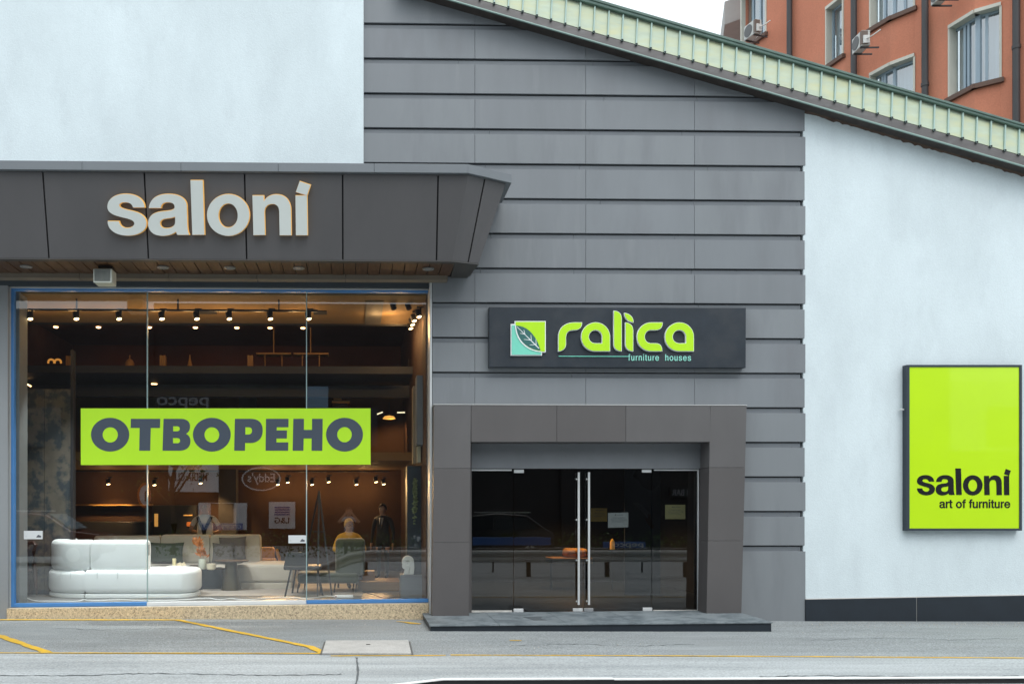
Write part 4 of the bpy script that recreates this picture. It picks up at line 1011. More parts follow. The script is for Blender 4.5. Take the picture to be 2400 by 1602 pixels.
b = MB().box(PX(362, 7.48), PX(370, 7.48), 7.47, 7.5, PZ(1233, 7.47, 365), PZ(1203, 7.47, 365)); b.build("niche_light", IM("amber_niche", (.6, .3, .08), .6, emit=((1, .5, .12), .35)), fp)
MB().box(PX(430, 7.48), PX(450, 7.48), 7.47, 7.5, PZ(1208, 7.47, 365), PZ(1205.5, 7.47, 365)).build("shelf_edge", IM("amber_niche", (.6, .3, .08)), fp)
MB().box(PX(437, 7.48), PX(452, 7.48), 7.47, 7.5, PZ(1233, 7.47, 365), PZ(1222, 7.47, 365)).build("copper_pot", IM("copper_pot", (.45, .16, .05), .4), fp, bevel=.01)

# ------------------------------------------------------------------ upholstery helpers
def offs(pts, d):
    n = len(pts); out = []
    for i in range(n):
        a, b, c = Vector(pts[i - 1]), Vector(pts[i]), Vector(pts[(i + 1) % n])
        t = ((b - a).normalized() + (c - b).normalized()); t = t.normalized() if t.length > 1e-6 else Vector((1, 0))
        nn_ = Vector((-t.y, t.x)); out.append(b + nn_ * d)
    return out
def cushion(pts, z0, z1, r, bulge=0.0, mb=None):
    """counter-clockwise plan outline, rounded top and bottom edges"""
    mb = mb or MB(); rings = []; N = 5
    for k in range(N + 1):
        a = k / N * math.pi / 2; rings.append([Vector((p[0], p[1], z0 + r - r * math.cos(a))) for p in offs(pts, r - r * math.sin(a))])
    for k in range(N + 1):
        a = k / N * math.pi / 2; rings.append([Vector((p[0], p[1], z1 - r + r * math.sin(a))) for p in offs(pts, r - r * math.cos(a))])
    return mb.loft(rings)
def rrect(x0, x1, y0, y1, r, n=6):
    o = []
    for cx, cy, a0 in ((x1 - r, y0 + r, -90), (x1 - r, y1 - r, 0), (x0 + r, y1 - r, 90), (x0 + r, y0 + r, 180)):
        for k in range(n + 1):
            a = math.radians(a0 + 90 * k / n); o.append((cx + r * math.cos(a), cy + r * math.sin(a)))
    return o
def sweep(path, hw, z0, z1, r, lean=0.0):
    """upright padded wall along a plan path, rounded at the ends"""
    P2 = [Vector(p) for p in path]; L = []; Rr = []
    for i, p in enumerate(P2):
        t = (P2[min(i + 1, len(P2) - 1)] - P2[max(0, i - 1)]).normalized(); n_ = Vector((-t.y, t.x))
        L.append(p + n_ * hw); Rr.append(p - n_ * hw)
    pts = Rr + L[::-1]
    ar = sum(pts[i].x * pts[(i + 1) % len(pts)].y - pts[(i + 1) % len(pts)].x * pts[i].y for i in range(len(pts)))
    if ar < 0: pts = pts[::-1]
    return cushion([(p.x, p.y) for p in pts], z0, z1, r)
FABW = IM("white_boucle", (.82, .84, .83), .9, var=.03, bump=.25, bscale=160, sheen=.2)
FABC = IM("cream_boucle", (.50, .46, .39), .9, var=.04, bump=.25, bscale=160, sheen=.2)
DKGREEN = IM("dark_green_velvet", (.028, .038, .022), .8, sheen=.2)
GREYP = IM("taupe_cushion_fabric", (.13, .115, .11), .9)
# front sofa: low curved base and backrest, seen from behind through the window
YF0 = 1.25
sx0, sx1, sxm = PX(106, YF0 + .35), PX(457, YF0), PX(198, YF0)
zs = PZ(1336, YF0, 300); zk = PZ(1391, YF0, 300)
fs = thing("white_sofa", (-3.6, 1.5, FZ), "white curved modular sofa with its back to the glass, nearest the shop window", "sofa")
def arcp(cx, cy, rx, ry, a0, a1, n=14): return [(cx + rx * math.cos(math.radians(a0 + (a1 - a0) * k / n)), cy + ry * math.sin(math.radians(a0 + (a1 - a0) * k / n))) for k in range(n + 1)]
rx = sxm - sx0
baseL = [(sxm - .0012, YF0 + .02), (sxm - .0012, YF0 + 1.25)] + arcp(sxm - .02, YF0 + .66, rx, .64, 95, 265)
baseR = [(sxm + .0012, YF0)] + arcp(sx1 - .30, YF0 + .42, .30, .42, -90, 0, 10) + arcp(sx1 - .30, YF0 + .62, .30, .34, 0, 90, 10) + [(sxm + .0012, YF0 + .96)]
cushion(baseL, zk + .004, zs, .085).build("base_module", FABW, fs, smooth=True)
cushion(baseR, zk + .004, zs + .012, .085).build("base_module", FABW, fs, smooth=True)
cushion([(p[0] , p[1]) for p in offs(baseL, .012)], FZ, zk, .015).build("skirt", FABW, fs, smooth=True)
cushion([(p[0], p[1]) for p in offs(baseR, .012)], FZ, zk, .015).build("skirt", FABW, fs, smooth=True)
zb0_, zb1_ = zs - .01, PZ(1265, YF0 + .05, 250)
xs_ = PX(213, YF0 + .1)
sweep([(PX(344, YF0 + .1), YF0 + .22), (xs_ + .005, YF0 + .22)], .17, zb0_, zb1_, .085).build("backrest", FABW, fs, smooth=True)
sweep([(xs_ - .005, YF0 + .225)] + arcp(xs_ - .25, YF0 + .80, .42, .575, 270, 180, 10) + [(xs_ - .68, YF0 + 1.15)], .165, zb0_, zb1_ + .0, .085).build("backrest", FABW, fs, smooth=True)
for q in ([P(139, y, YF0 + .17) for y in (1276, 1300, 1328)],): MB().tube(q, .006, 6).build('piping', IM('seam_shade', (.5, .53, .52), .9), fs)
for p in (143, 166, 228, 276):
    MB().tube([P(p, 1340, YF0 + (.06 if p < 190 else -.002)), P(p, 1356, YF0 + (.03 if p < 190 else -.008))], .004, 6).build("tuft_seam", IM("seam_shade", (.5, .53, .52), .9), fs)
MB().box(PX(338, YF0), PX(341, YF0), YF0 + .2, YF0 + .3, PZ(1302, YF0, 339), PZ(1277, YF0, 339)).build("care_label", IM("label_grey", (.35, .37, .38)), fs)
# rear sofa
YS = 4.05
rsf = thing("cream_sofa", (PX(430, YS), YS, FZ), "long cream sofa with three back cushions facing the window", "sofa")
zbk, zse = PZ(1252, YS, 450), PZ(1318, 3.5, 600)
for a, b in ((222, 377), (379, 492), (494, 610)):
    sweep([(PX(a, YS), YS + .1), (PX(b, YS), YS + .1)], .16, zse - .05, zbk - (.02 if a == 222 else 0), .075).build("back_cushion", FABC, rsf, smooth=True)
cushion(rrect(PX(222, 3.6), PX(600, 3.6), 3.15, YS - .06, .1), FZ + .09, zse - .03, .07).build("seat", FABC, rsf, smooth=True)
cushion(rrect(PX(560, 3.4), PX(691, 3.4), 2.95, YS + .2, .07), FZ + .12, zse, .06).build("chaise", FABC, rsf, smooth=True)
cushion(rrect(PX(562, 3.4), PX(689, 3.4), 2.97, YS + .18, .06), FZ, FZ + .12, .012).build("plinth", FABC, rsf, smooth=True)
cushion(rrect(PX(224, 3.6), PX(560, 3.4), 3.2, YS - .1, .06), FZ, FZ + .09, .012).build("plinth", FABC, rsf, smooth=True)
def pillow(px0, px1, py0, py1, Y, mat, label, tilt=0):
    x0, x1 = PX(px0, Y), PX(px1, Y); z0, z1 = PZ(py1, Y, px0), PZ(py0, Y, px0); N = 12; m = MB(); fr_ = []; bk = []
    w, h = x1 - x0, z1 - z0
    for j in range(N + 1):
        for i in range(N + 1):
            u, v = i / N * 2 - 1, j / N * 2 - 1
            e = (1 - u ** 4) * (1 - v ** 4); pin = 1 - .07 * (1 - v * v) * 0 
            x = (x0 + x1) / 2 + u * w / 2 * (1 - .08 * (1 - v * v) * abs(u)); z = (z0 + z1) / 2 + v * h / 2 * (1 - .10 * (1 - u * u) * (v > 0))
            z += tilt * u * w / 2
            fr_.append((x, Y - .08 * e ** .6 + .05 * v, z)); bk.append((x, Y + .06 * e ** .6 + .05 * v, z))
    n = N + 1; f = []
    for j in range(N):
        for i in range(N):
            a = j * n + i; f.append((a, a + 1, a + n + 1, a + n)); f.append((n * n + a, n * n + a + n, n * n + a + n + 1, n * n + a + 1))
    for i in range(N):
        f += [(i, n * n + i, n * n + i + 1, i + 1), (N * n + i, N * n + i + 1, n * n + N * n + i + 1, n * n + N * n + i), (i * n, (i + 1) * n, n * n + (i + 1) * n, n * n + i * n), (i * n + N, n * n + i * n + N, n * n + (i + 1) * n + N, (i + 1) * n + N)]
    m.add(fr_ + bk, f); o = m.build("pillow", mat, smooth=True); tag(o, label, "pillow", "pillows on the cream sofa")
pillow(351, 431, 1270, 1317, 3.72, DKGREEN, "dark green printed pillow on the left of the cream sofa")
pillow(512, 577, 1257, 1310, 3.86, GREYP, "taupe pillow at the back, right end of the cream sofa", .04)
pillow(497, 549, 1271, 1317, 3.66, IM("taupe_cushion_dark", (.105, .095, .092), .9), "smaller taupe pillow leaning in front of another on the cream sofa")
rug = MB(); rug.box(PX(455, 2), PX(850, 2), 1.62, 3.1, FZ, FZ + .012)
tag(rug.build("rug", IM("pale_rug", (.36, .32, .28), .95, var=.12, scale=7, fine=.2), bevel=.004), "pale beige rug lying under the coffee tables", "rug")
# ------------------------------------------------------------------ tables and what stands on them
DKWOOD = IM("dark_walnut", (.06, .035, .022), .45, var=.2, scale=4, stretch=(1, 6, 1))
p1 = FL(495, 1379); zt1 = PZ(1325, p1.y, 420)
ct = thing("coffee_table", (p1.x - .3, p1.y, FZ), "low oval dark wood coffee table with a thick drum leg", "table")
cx1 = PX(420, p1.y)
MB().loft([[Vector((cx1 + .52 * math.cos(a) * s_, p1.y + .36 * math.sin(a) * s_, z)) for a in [k * math.pi / 20 for k in range(40)]] for s_, z in ((.9, zt1 - .035), (1, zt1 - .012), (1, zt1), (.995, zt1 + .002))]).build("top", DKWOOD, ct, smooth=True)
MB().lathe([(.23, FZ), (.22, FZ + .2), (.19, zt1 - .03), (0, zt1 - .03)], (p1.x, p1.y + .05, 0)).build("leg", IM("dark_blue_lacquer", (.02, .026, .035), .3), ct, smooth=True)
MB().loft([[Vector((PX(500, p1.y) + .30 * math.cos(a), p1.y + .1 + .22 * math.sin(a), z)) for a in [k * math.pi / 16 for k in range(32)]] for z in (zt1 - .065, zt1 - .04)]).build("lower_top", DKWOOD, ct, smooth=True)
p2 = FL(542, 1383); zt2 = PZ(1312, p2.y, 540)
st = thing("side_table", (p2.x, p2.y, FZ), "dark round side table on a tapering bronze cone leg", "table")
MB().lathe([(.18, FZ), (.178, FZ + .02), (.10, zt2 - .03), (0, zt2 - .03)], (p2.x, p2.y, 0), 36).build("leg", IM("brushed_bronze", (.13, .11, .07), .35, metal=.8), st, smooth=True)
MB().lathe([(.0, zt2 - .028), (.29, zt2 - .022), (.30, zt2 - .004), (.295, zt2), (0, zt2)], (p2.x + .02, p2.y, 0), 36).build("top", DKWOOD, st, smooth=True)
cd = thing("candle", (PX(411, p1.y), p1.y - .1, zt1), "short pale yellow pillar candle on the coffee table", "candle")
zc = PZ(1307, p1.y, 411)
MB().lathe([(0, zt1 + .012), (.034, zt1 + .012), (.036, zc - .006), (.03, zc), (.0, zc - .006)], (PX(411, p1.y), p1.y - .1, 0), 16).build("wax", IM("candle_wax", (.75, .66, .38), .5), cd, smooth=True)
MB().tube([(PX(411, p1.y), p1.y - .1, zc - .006), (PX(411, p1.y) + .002, p1.y - .1, zc + .012)], .002, 5).build("wick", DARKIN, cd)
o = MB().box(PX(396, p1.y), PX(446, p1.y), p1.y - .24, p1.y, zt1 + .003, zt1 + .012).build("book", IM("white_book", (.7, .7, .68)), bevel=.003); tag(o, "flat white book lying under the candle on the coffee table", "book")
sh = MB()
for k in range(7):
    x, y = PX(418 + 3 * k, p1.y) , p1.y - .12 + .05 * random.random(); sh.lathe([(0, 0), (.022, .0), (.02, .022 + .012 * (k % 3)), (.008, .034 + .012 * (k % 3)), (0, .035 + .012 * (k % 3))], (x, y, zt1 + .012), 9)
tag(sh.build("coral_ornament", IM("pale_coral", (.70, .60, .42), .7), smooth=True), "small pale coral ornament beside the candle", "ornament")
vs_ = thing("glass_vase", (PX(478, p2.y), p2.y - .12, zt1), "small clear vase holding dried orange leaves", "vase")
xv = PX(477, p2.y); zv = PZ(1308, p2.y, 477)
MB().lathe([(.06, zt1 - .03), (.075, zt1 + .03), (.068, zv), (.062, zv), (.068, zt1 + .03), (.0, zt1 - .02)], (xv, p2.y - .12, 0), 20).build("bowl", IM("pale_glass", (.55, .58, .5), .15), vs_, smooth=True)
lv_ = MB(); rnd = random.Random(3)
for k in range(60):
    f = rnd.random(); bx = PX(481 - 22 * f + rnd.uniform(-7, 9) * (1 - f * .3), p2.y); bz = PZ(1306 - 42 * f, p2.y, 470)
    a = rnd.uniform(.5, 2.6); l = rnd.uniform(.07, .13); w = l * .2; yy = p2.y - .12 + rnd.uniform(-.06, .06)
    d = Vector((math.cos(a), rnd.uniform(-.4, .4), math.sin(a))).normalized(); nn_ = Vector((-d.z, 0, d.x)); c = Vector((bx, yy, bz))
    lv_.add([c, c + d * l * .5 + nn_ * w, c + d * l, c + d * l * .5 - nn_ * w], [(0, 1, 2, 3)])
lv_.build("dried_leaf_spray", IM("dried_orange_leaf", (.36, .12, .03), .7, var=.35, scale=25), vs_)
MB().tube([(xv, p2.y - .12, zt1), P(478, 1295, p2.y - .12), P(462, 1266, p2.y - .12)], .004, 5).build("stem", IM("dry_stem", (.25, .12, .05)), vs_)
bw = thing("ceramic_cup", (PX(499, p2.y), p2.y - .2, zt1 - .04), "round cream cup between the two tables", "cup")
MB().lathe([(.05, zt1 - .038), (.082, zt1 - .02), (.085, PZ(1319, p2.y, 499)), (.078, PZ(1319, p2.y, 499)), (.0, zt1)], (PX(499, p2.y), p2.y - .2, 0), 20).build("body", IM("cream_ceramic", (.62, .56, .42), .4), bw, smooth=True)
# ------------------------------------------------------------------ seats, easel, plinth
BLKWOOD = IM("black_wood", (.012, .011, .012), .5)
def bar(mb, a, b, w, d=None):
    a, b = Vector(a), Vector(b); t = (b - a).normalized(); s_ = t.cross(Vector((0, 1, 0)));  s_ = s_.normalized() if s_.length > 1e-3 else Vector((1, 0, 0)); q_ = t.cross(s_); d = d or w
    mb.loft([[c + s_ * w / 2 * i + q_ * d / 2 * j for i, j in ((-1, -1), (1, -1), (1, 1), (-1, 1))] for c in (a, b)]); return mb
yc = FL(670, 1397).y
ch = thing("black_chair", (PX(700, yc), yc, FZ), "black lounge chair with splayed legs standing in front of the chaise", "chair")
zs0 = PZ(1335, yc, 690)
cushion(rrect(PX(664, yc), PX(752, yc), yc - .02, yc + .55, .05), zs0, zs0 + .07, .025).build("seat", IM("black_leather", (.018, .017, .018), .4), ch, smooth=True)
bk_ = MB(); bk_.hexa([(PX(664, yc), yc + .02, zs0 + .05), (PX(722, yc), yc + .02, zs0 + .05), (PX(722, yc), yc + .0, zs0 + .30), (PX(672, yc), yc + .0, zs0 + .30)], [(PX(664, yc), yc + .07, zs0 + .05), (PX(722, yc), yc + .07, zs0 + .05), (PX(722, yc), yc + .05, zs0 + .30), (PX(672, yc), yc + .05, zs0 + .30)]); bk_.build("armrest", IM("black_leather", (.018, .017, .018)), ch, bevel=.015)
for a, b, y in ((682, 668, yc), (745, 757, yc), (690, 680, yc + .5), (742, 750, yc + .5)):
    bar(MB(), (PX(a, yc), y, zs0 + .01), (PX(b, yc), y, FZ), .03).build("leg", BLKWOOD, ch)
ye = FL(778, 1397).y + .1
ea = thing("easel", (PX(748, ye), ye, FZ), "tall thin black easel with three legs by the right glass joint", "easel")
top_ = P(748, 1150, ye + .2)
for q_ in (FL(778, 1397), FL(744, 1398), FL(700, 1378)): bar(MB(), top_, q_, .028, .018).build("leg", BLKWOOD, ea)
bar(MB(), P(733, 1245, ye + .1), P(762, 1245, ye + .1), .02, .03).build("crossbar", BLKWOOD, ea)
ya = FL(760, 1389).y
gc = thing("green_armchair", (PX(775, ya), ya, FZ), "dark green upholstered armchair on thin dark legs seen from the side", "armchair")
za_ = PZ(1366, ya, 760); zb_a = PZ(1341, ya, 760)
GRV = IM("olive_velvet", (.05, .062, .035), .75, sheen=.4)
cushion(rrect(PX(697, ya), PX(842, ya), ya - .05, ya + .6, .06), za_, zb_a, .05).build("seat", GRV, gc, smooth=True)
ccu = MB(); cushion(rrect(PX(786, ya), PX(856, ya), ya - .02, ya + .6, .1), zb_a - .06, PZ(1262, ya, 800), .07, mb=ccu); ccu.build("backrest", GRV, gc, smooth=True)
for q_, y in ((700, ya), (786, ya), (836, ya + .02), (712, ya + .5), (830, ya + .5)):
    MB().tube([(PX(q_, ya), y, za_ + .01), (PX(q_ - 3, ya), y, FZ)], [.017, .011], 8).build("leg", BLKWOOD, gc)
yy_ = 5.3
yc2 = thing("amber_armchair", (PX(630, yy_), yy_, FZ), "amber lit chair with a curved back rail right of the cream sofa", "armchair")
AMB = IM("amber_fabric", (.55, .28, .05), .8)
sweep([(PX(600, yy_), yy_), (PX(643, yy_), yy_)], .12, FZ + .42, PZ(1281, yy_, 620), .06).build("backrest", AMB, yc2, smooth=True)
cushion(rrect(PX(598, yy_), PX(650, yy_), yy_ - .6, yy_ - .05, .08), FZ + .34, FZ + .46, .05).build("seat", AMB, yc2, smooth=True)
MB().tube([P(648 + 7 * math.sin(math.pi * k / 16) , 1286 + 34 * k / 8, yy_ - .1) if k < 5 else P(655, 1286 + 34 * k / 8, yy_ - .1) for k in range(9)], .035, 8).build("arm_rail", AMB, yc2, smooth=True)
for q_ in (602, 645):
    for y in (yy_ - .5, yy_): MB().tube([(PX(q_, yy_), y, FZ), (PX(q_, yy_), y, FZ + .36)], .016, 8).build("leg", BLKWOOD, yc2)
yb2 = FL(890, 1384).y
bnch = thing("wood_platform", (PX(890, yb2), yb2, FZ), "low light wood display platform left of the grey pedestal", "platform")
LTW = IM("light_oak", (.34, .20, .10), .6, var=.15, scale=3, stretch=(1, 1, 5))
MB().box(PX(838, yb2), PX(938, yb2), yb2, yb2 + .9, FZ, PZ(1362, yb2, 880)).build("lower_step", LTW, bnch, bevel=.006)
MB().box(PX(846, yb2), PX(880, yb2), yb2 + .5, yb2 + .88, PZ(1362, yb2, 880) + .001, PZ(1338, yb2 + .5, 880)).build("upper_box", LTW, bnch, bevel=.006)
ypd = FL(960, 1401).y
pd = thing("pedestal", (PX(970, ypd), ypd + .2, FZ), "grey pedestal carrying the white sculpture at the right end of the window", "pedestal")
zpd = PZ(1347, ypd, 960)
MB().box(PX(939, ypd), PX(1000, ypd), ypd, ypd + .42, FZ, zpd).build("body", IM("grey_plinth_paint", (.17, .18, .20), .6), pd, bevel=.006)
SCP = Plane(P(944, 1346, ypd + .12))
scu = thing("sculpture", P(956, 1346, ypd + .12), "white abstract head sculpture with an arched loop on the pedestal", "sculpture")
def r6(x, y): return 680 + x / 4.3556, 1080 + y / 4.3556
b = MB(); SCP.put(b, [[SCP.px(*r6(*p)) for p in l] for l in bez("M 1165 1148 L 1180 1100 C 1150 1090 1145 1075 1155 1055 C 1140 1040 1150 1000 1165 985 C 1190 960 1235 965 1250 1000 C 1265 1040 1262 1100 1252 1148 L 1222 1148 C 1226 1120 1228 1100 1224 1080 L 1206 1085 C 1208 1110 1208 1130 1206 1148 Z M 1190 1008 C 1178 1020 1176 1045 1186 1062 L 1214 1060 C 1222 1035 1216 1005 1203 1002 Z", 8)], .09, -.05, 0, .012)
b.build("body", IM("white_plaster_cast", (.74, .73, .68), .6), scu)
b = MB(); SCP.put(b, [[SCP.px(*r6(*p)) for p in l] for l in bez("M 1190 1062 C 1185 1040 1190 1015 1202 1012 C 1212 1015 1214 1040 1208 1062 Z", 6)], .05, -.03, 0, .01); b.build("inner_face", IM("white_plaster_cast", (.74, .73, .68)), scu)
ck = thing("bent_wood_chair", (PX(70, 1.7), 1.7, FZ), "dark bent wood chair at the far left of the window", "chair")
BW = IM("dark_bent_wood", (.05, .028, .02), .4)
m_ = MB(); m_.tube([P(84, 1375, 1.6), P(80, 1320, 1.6), P(79, 1290, 1.6), P(84, 1276, 1.6), P(78, 1270, 1.62), P(66, 1272, 1.65), P(60, 1285, 1.68), P(62, 1320, 1.68), P(66, 1385, 1.7)], .035, 10); m_.build("back_frame", BW, ck, smooth=True)
cushion(rrect(PX(52, 1.9), PX(90, 1.9), 1.62, 2.0 - .05, .06), FZ + .40, FZ + .45, .02).build("seat", BW, ck, smooth=True)
for q_, y in ((54, 1.92), (86, 1.92)): MB().tube([(PX(q_, y), y, FZ), (PX(q_, y), y, FZ + .41)], .016, 8).build("leg", BW, ck)
# curtain / cabinet at the right with a hanging plant
yk = 1.3
cb = thing("tall_cabinet", (PX(972, yk), yk + .2, FZ), "tall dark blue cabinet with a grey upper box at the right end of the window", "cabinet")
NAVY = IM("navy_lacquer", (.02, .03, .042), .5)
MB().box(PX(951, yk + .5), PX(1000, yk), yk + .1, yk + .6, FZ, PZ(1090, yk, 970)).build("lower_body", NAVY, cb, bevel=.008)
MB().box(PX(976, yk - .2), PX(1000, yk - .2), yk - .25, yk + .1, PZ(1043, yk - .2, 980), PZ(880, yk - .2, 980)).build("upper_box", IM("grey_box_paint", (.20, .20, .205), .7), cb, bevel=.006)
MB().box(PX(967, yk + .3), PX(974, yk + .3), yk + .15, yk + .5, PZ(1085, yk + .2, 970), PZ(905, yk + .2, 970)).build("wood_edge", IM("pale_edge", (.30, .22, .14), .6), cb)
MB().box(PX(977, yk), PX(985, yk), yk - .1, yk + .1, PZ(1084, yk, 980), PZ(1045, yk, 980)).build("cream_post", IM("cream_post", (.42, .38, .27), .6), cb); MB().box(PX(989, yk), PX(997, yk), yk - .1, yk + .1, PZ(1084, yk, 980), PZ(1045, yk, 980)).build("cream_post", IM("cream_post", (.42, .38, .27)), cb)
hp = thing("hanging_plant", P(972, 1122, 1.15), "trailing pale green plant hanging against the dark cabinet", "plant")
lv_ = MB(); st_ = MB()
for s_ in range(4):
    x0, xe, ye_ = 976 - 2 * s_, 970 + 3 * s_ - 4 * (s_ % 2), (1225, 1200, 1190, 1175)[s_]
    path = [P(x0 + (xe - x0) * k / 10 + rnd.uniform(-2, 2), 1120 + (ye_ - 1120) * k / 10, 1.15 + .03 * s_) for k in range(11)]
    st_.tube(path, .003, 5)
    for a, b in zip(path[:-1], path[1:]):
        for k in range(7):
            c = a.lerp(b, rnd.random()); d = Vector((rnd.uniform(-1, 1), rnd.uniform(-.6, .6), rnd.uniform(-.8, .5))).normalized(); n_ = d.cross(Vector((rnd.uniform(-1, 1), 1, rnd.uniform(-1, 1)))).normalized(); l = rnd.uniform(.03, .05)
            lv_.add([c, c + d * l * .5 + n_ * l * .28, c + d * l, c + d * l * .5 - n_ * l * .28], [(0, 1, 2, 3)])
lv_.build("foliage", IM("pale_foliage", (.16, .20, .09), .7, var=.4, scale=30), hp); st_.build("stem", IM("plant_stem", (.1, .12, .05)), hp)
# cables, power strip, stickers
def cable(pts, r, mat, label, name="cable"):
    m = MB(); q = [FL(*p) + Vector((0, 0, r)) for p in pts]; s_ = []
    for i in range(len(q) - 1):
        for k in range(5):
            t = k / 5; a, b, c, d = q[max(i - 1, 0)], q[i], q[i + 1], q[min(i + 2, len(q) - 1)]
            s_.append(.5 * ((2 * b) + (c - a) * t + (2 * a - 5 * b + 4 * c - d) * t * t + (3 * b - a - 3 * c + d) * t ** 3))
    m.tube(s_ + [q[-1]], r, 7); tag(m.build(name, mat, smooth=True), label, "cable")
WP = IM("white_plastic", (.78, .79, .79), .4)
cable([(48, 1399), (62, 1401), (82, 1408), (120, 1408.5), (178, 1409), (196, 1405.5), (215, 1408), (285, 1405.5), (330, 1408), (400, 1407), (468, 1403), (490, 1402), (515, 1405.5), (540, 1402.5), (560, 1404.5), (590, 1405), (615, 1402.5), (640, 1401.5), (668, 1399.5), (720, 1402), (760, 1397), (785, 1397.5)], .0075, WP, "long wavy white cable on the floor along the window")
cable([(826, 1398), (845, 1386), (870, 1392), (900, 1401), (930, 1399), (960, 1403), (985, 1400), (1000, 1390)], .005, BLACKMET, "thin black cable running right from the power strip")
ps0 = FL(806, 1401)
pstr = thing("power_strip", (ps0.x, ps0.y, FZ), "white power strip with round sockets on the floor behind the right pane", "power strip")
MB().box(PX(784, ps0.y), PX(828, ps0.y), ps0.y - .03, ps0.y + .03, FZ + .001, FZ + .055).build("body", WP, pstr, bevel=.018)
for k in range(5):
    x = PX(794 + 7.6 * k, ps0.y); MB().lathe([(0, 0), (.02, 0), (.02, .004), (.016, .004), (.015, -.004), (0, -.004)], (x, ps0.y, FZ + .056), 14).build("socket", IM("socket_grey", (.5, .51, .51), .5), pstr)
MB().box(PX(786, ps0.y), PX(789, ps0.y), ps0.y - .034, ps0.y - .02, FZ + .02, FZ + .04).build("switch", IM("red_switch", (.25, .02, .04), .4), pstr)
def sticker(x0, x1, y0, y1, label):
    Y = YG - .012; pl = Plane(P(x0, y1, Y)); w = PX(x1, Y) - PX(x0, Y); h = PZ(y0, Y, x0) - PZ(y1, Y, x0)
    t = thing("glass_sticker", P((x0 + x1) / 2, y1, Y), label, "sticker", "white stickers on the shop glass")
    b = MB(); pl.put(b, [[(0, 0), (w, 0), (w, h), (0, h)]], .003); b.build("sheet", IM("sticker_white", (.68, .70, .71), .5), t)
    b = MB(); pl.put(b, [bez(f"M {w*.66} {h*.2} L {w*.92} {h*.2} L {w*.92} {h*.4} L {w*.84} {h*.45} C {w*.8} {h*.62} {w*.72} {h*.5} {w*.66} {h*.2} Z")[0]], .001, .0032); b.build("mark", IM("sticker_mark", (.10, .11, .13)), t)
    b = MB(); pl.put(b, [ell(w * .12, h * .32, .012, .012, 12), ell(w * .12, h * .32, .009, .009, 12)], .001, .0032); b.build("ring_mark", IM("sticker_ring", (.45, .47, .48)), t)
sticker(56, 100, 1243, 1262.5, "white card sticker at the left edge of the shop glass")
sticker(676, 717.5, 1253.5, 1272, "white card sticker at the right edge of the middle pane")
# things in the entrance hall
yh = 4.3
po = thing("amber_lit_pouffe", (PX(1335, yh), yh, .125), "amber lit rounded pouffe on a low table behind the left door", "pouffe")
MB().box(PX(1285, yh), PX(1380, yh), yh - .3, yh + .3, PZ(1318, yh, 1330), PZ(1305, yh, 1330)).build("table_top", IM("amber_lit_wood", (.4, .2, .05), .4), po, bevel=.01)
cushion(rrect(PX(1321, yh), PX(1375, yh), yh - .2, yh + .2, .1), PZ(1305, yh, 1330), PZ(1284, yh, 1330), .08).build("cushion", IM("amber_lit_velvet", (.6, .27, .04), .7), po, smooth=True)  # amber lamp light is put into the table and cushion colours
for q_ in (1292, 1374): MB().tube([(PX(q_, yh), yh, .125), (PX(q_, yh), yh, PZ(1318, yh, 1330))], .02, 8).build("leg", DARKIN, po)
yo = 3.0
pp_ = thing("hall_poster", P(1505, 1262, yo), "tall blue grey poster of a hand standing in the entrance hall", "poster")
MB().box(PX(1464, yo), PX(1548, yo), yo, yo + .03, .125, PZ(1090, yo, 1500)).build("board", IM("blue_grey_poster", (.085, .105, .135), .7), pp_)
PO = Plane((0, yo - .002, 0))
def rq(x, y): return 1350 + x / 4.3545, 1080 + y / 4.3545
b = MB(); PO.put(b, [[PO.px(*rq(*p)) for p in l] for l in bez("M 610 90 L 860 90 L 850 240 L 770 300 C 720 280 670 270 650 210 C 630 180 590 170 578 155 Z")], .001); b.build("dark_shape", IM("poster_dark", (.022, .023, .026)), pp_)
b = MB(); PO.put(b, [[PO.px(*rq(*p)) for p in l] for l in bez("M 580 430 C 610 415 640 425 680 450 L 765 540 L 730 575 L 650 490 Z")], .001); b.build("pale_sleeve", IM("poster_pale", (.16, .18, .22)), pp_)
b = MB(); PO.put(b, [[PO.px(*rq(*p)) for p in l] for l in bez("M 730 540 C 760 520 775 535 768 570 L 780 640 C 800 650 800 690 770 690 C 740 640 700 610 705 560 C 715 585 730 590 735 580 Z")], .001); b.build("hand_print", IM("poster_hand", (.10, .06, .05)), pp_)
o = thing("hall_lamp", P(1437, 1277, 4.0), "tiny bright orange table lamp in the hall under the white notice", "lamp")
MB().lathe([(0, -.13), (.05, -.12), (.045, .02), (.02, .08), (0, .09)], P(1435, 1272, 4.0), 14).build("lamp_shade", IM("amber_glow", (.8, .4, .05), emit=((1, .5, .08), .25)), o, smooth=True)
q_ = P(1435, 1272, 4.0); MB().tube([(q_.x, 4.0, .125), (q_.x, 4.0, q_.z - .12)], .012, 8).build("stand", DARKIN, o)

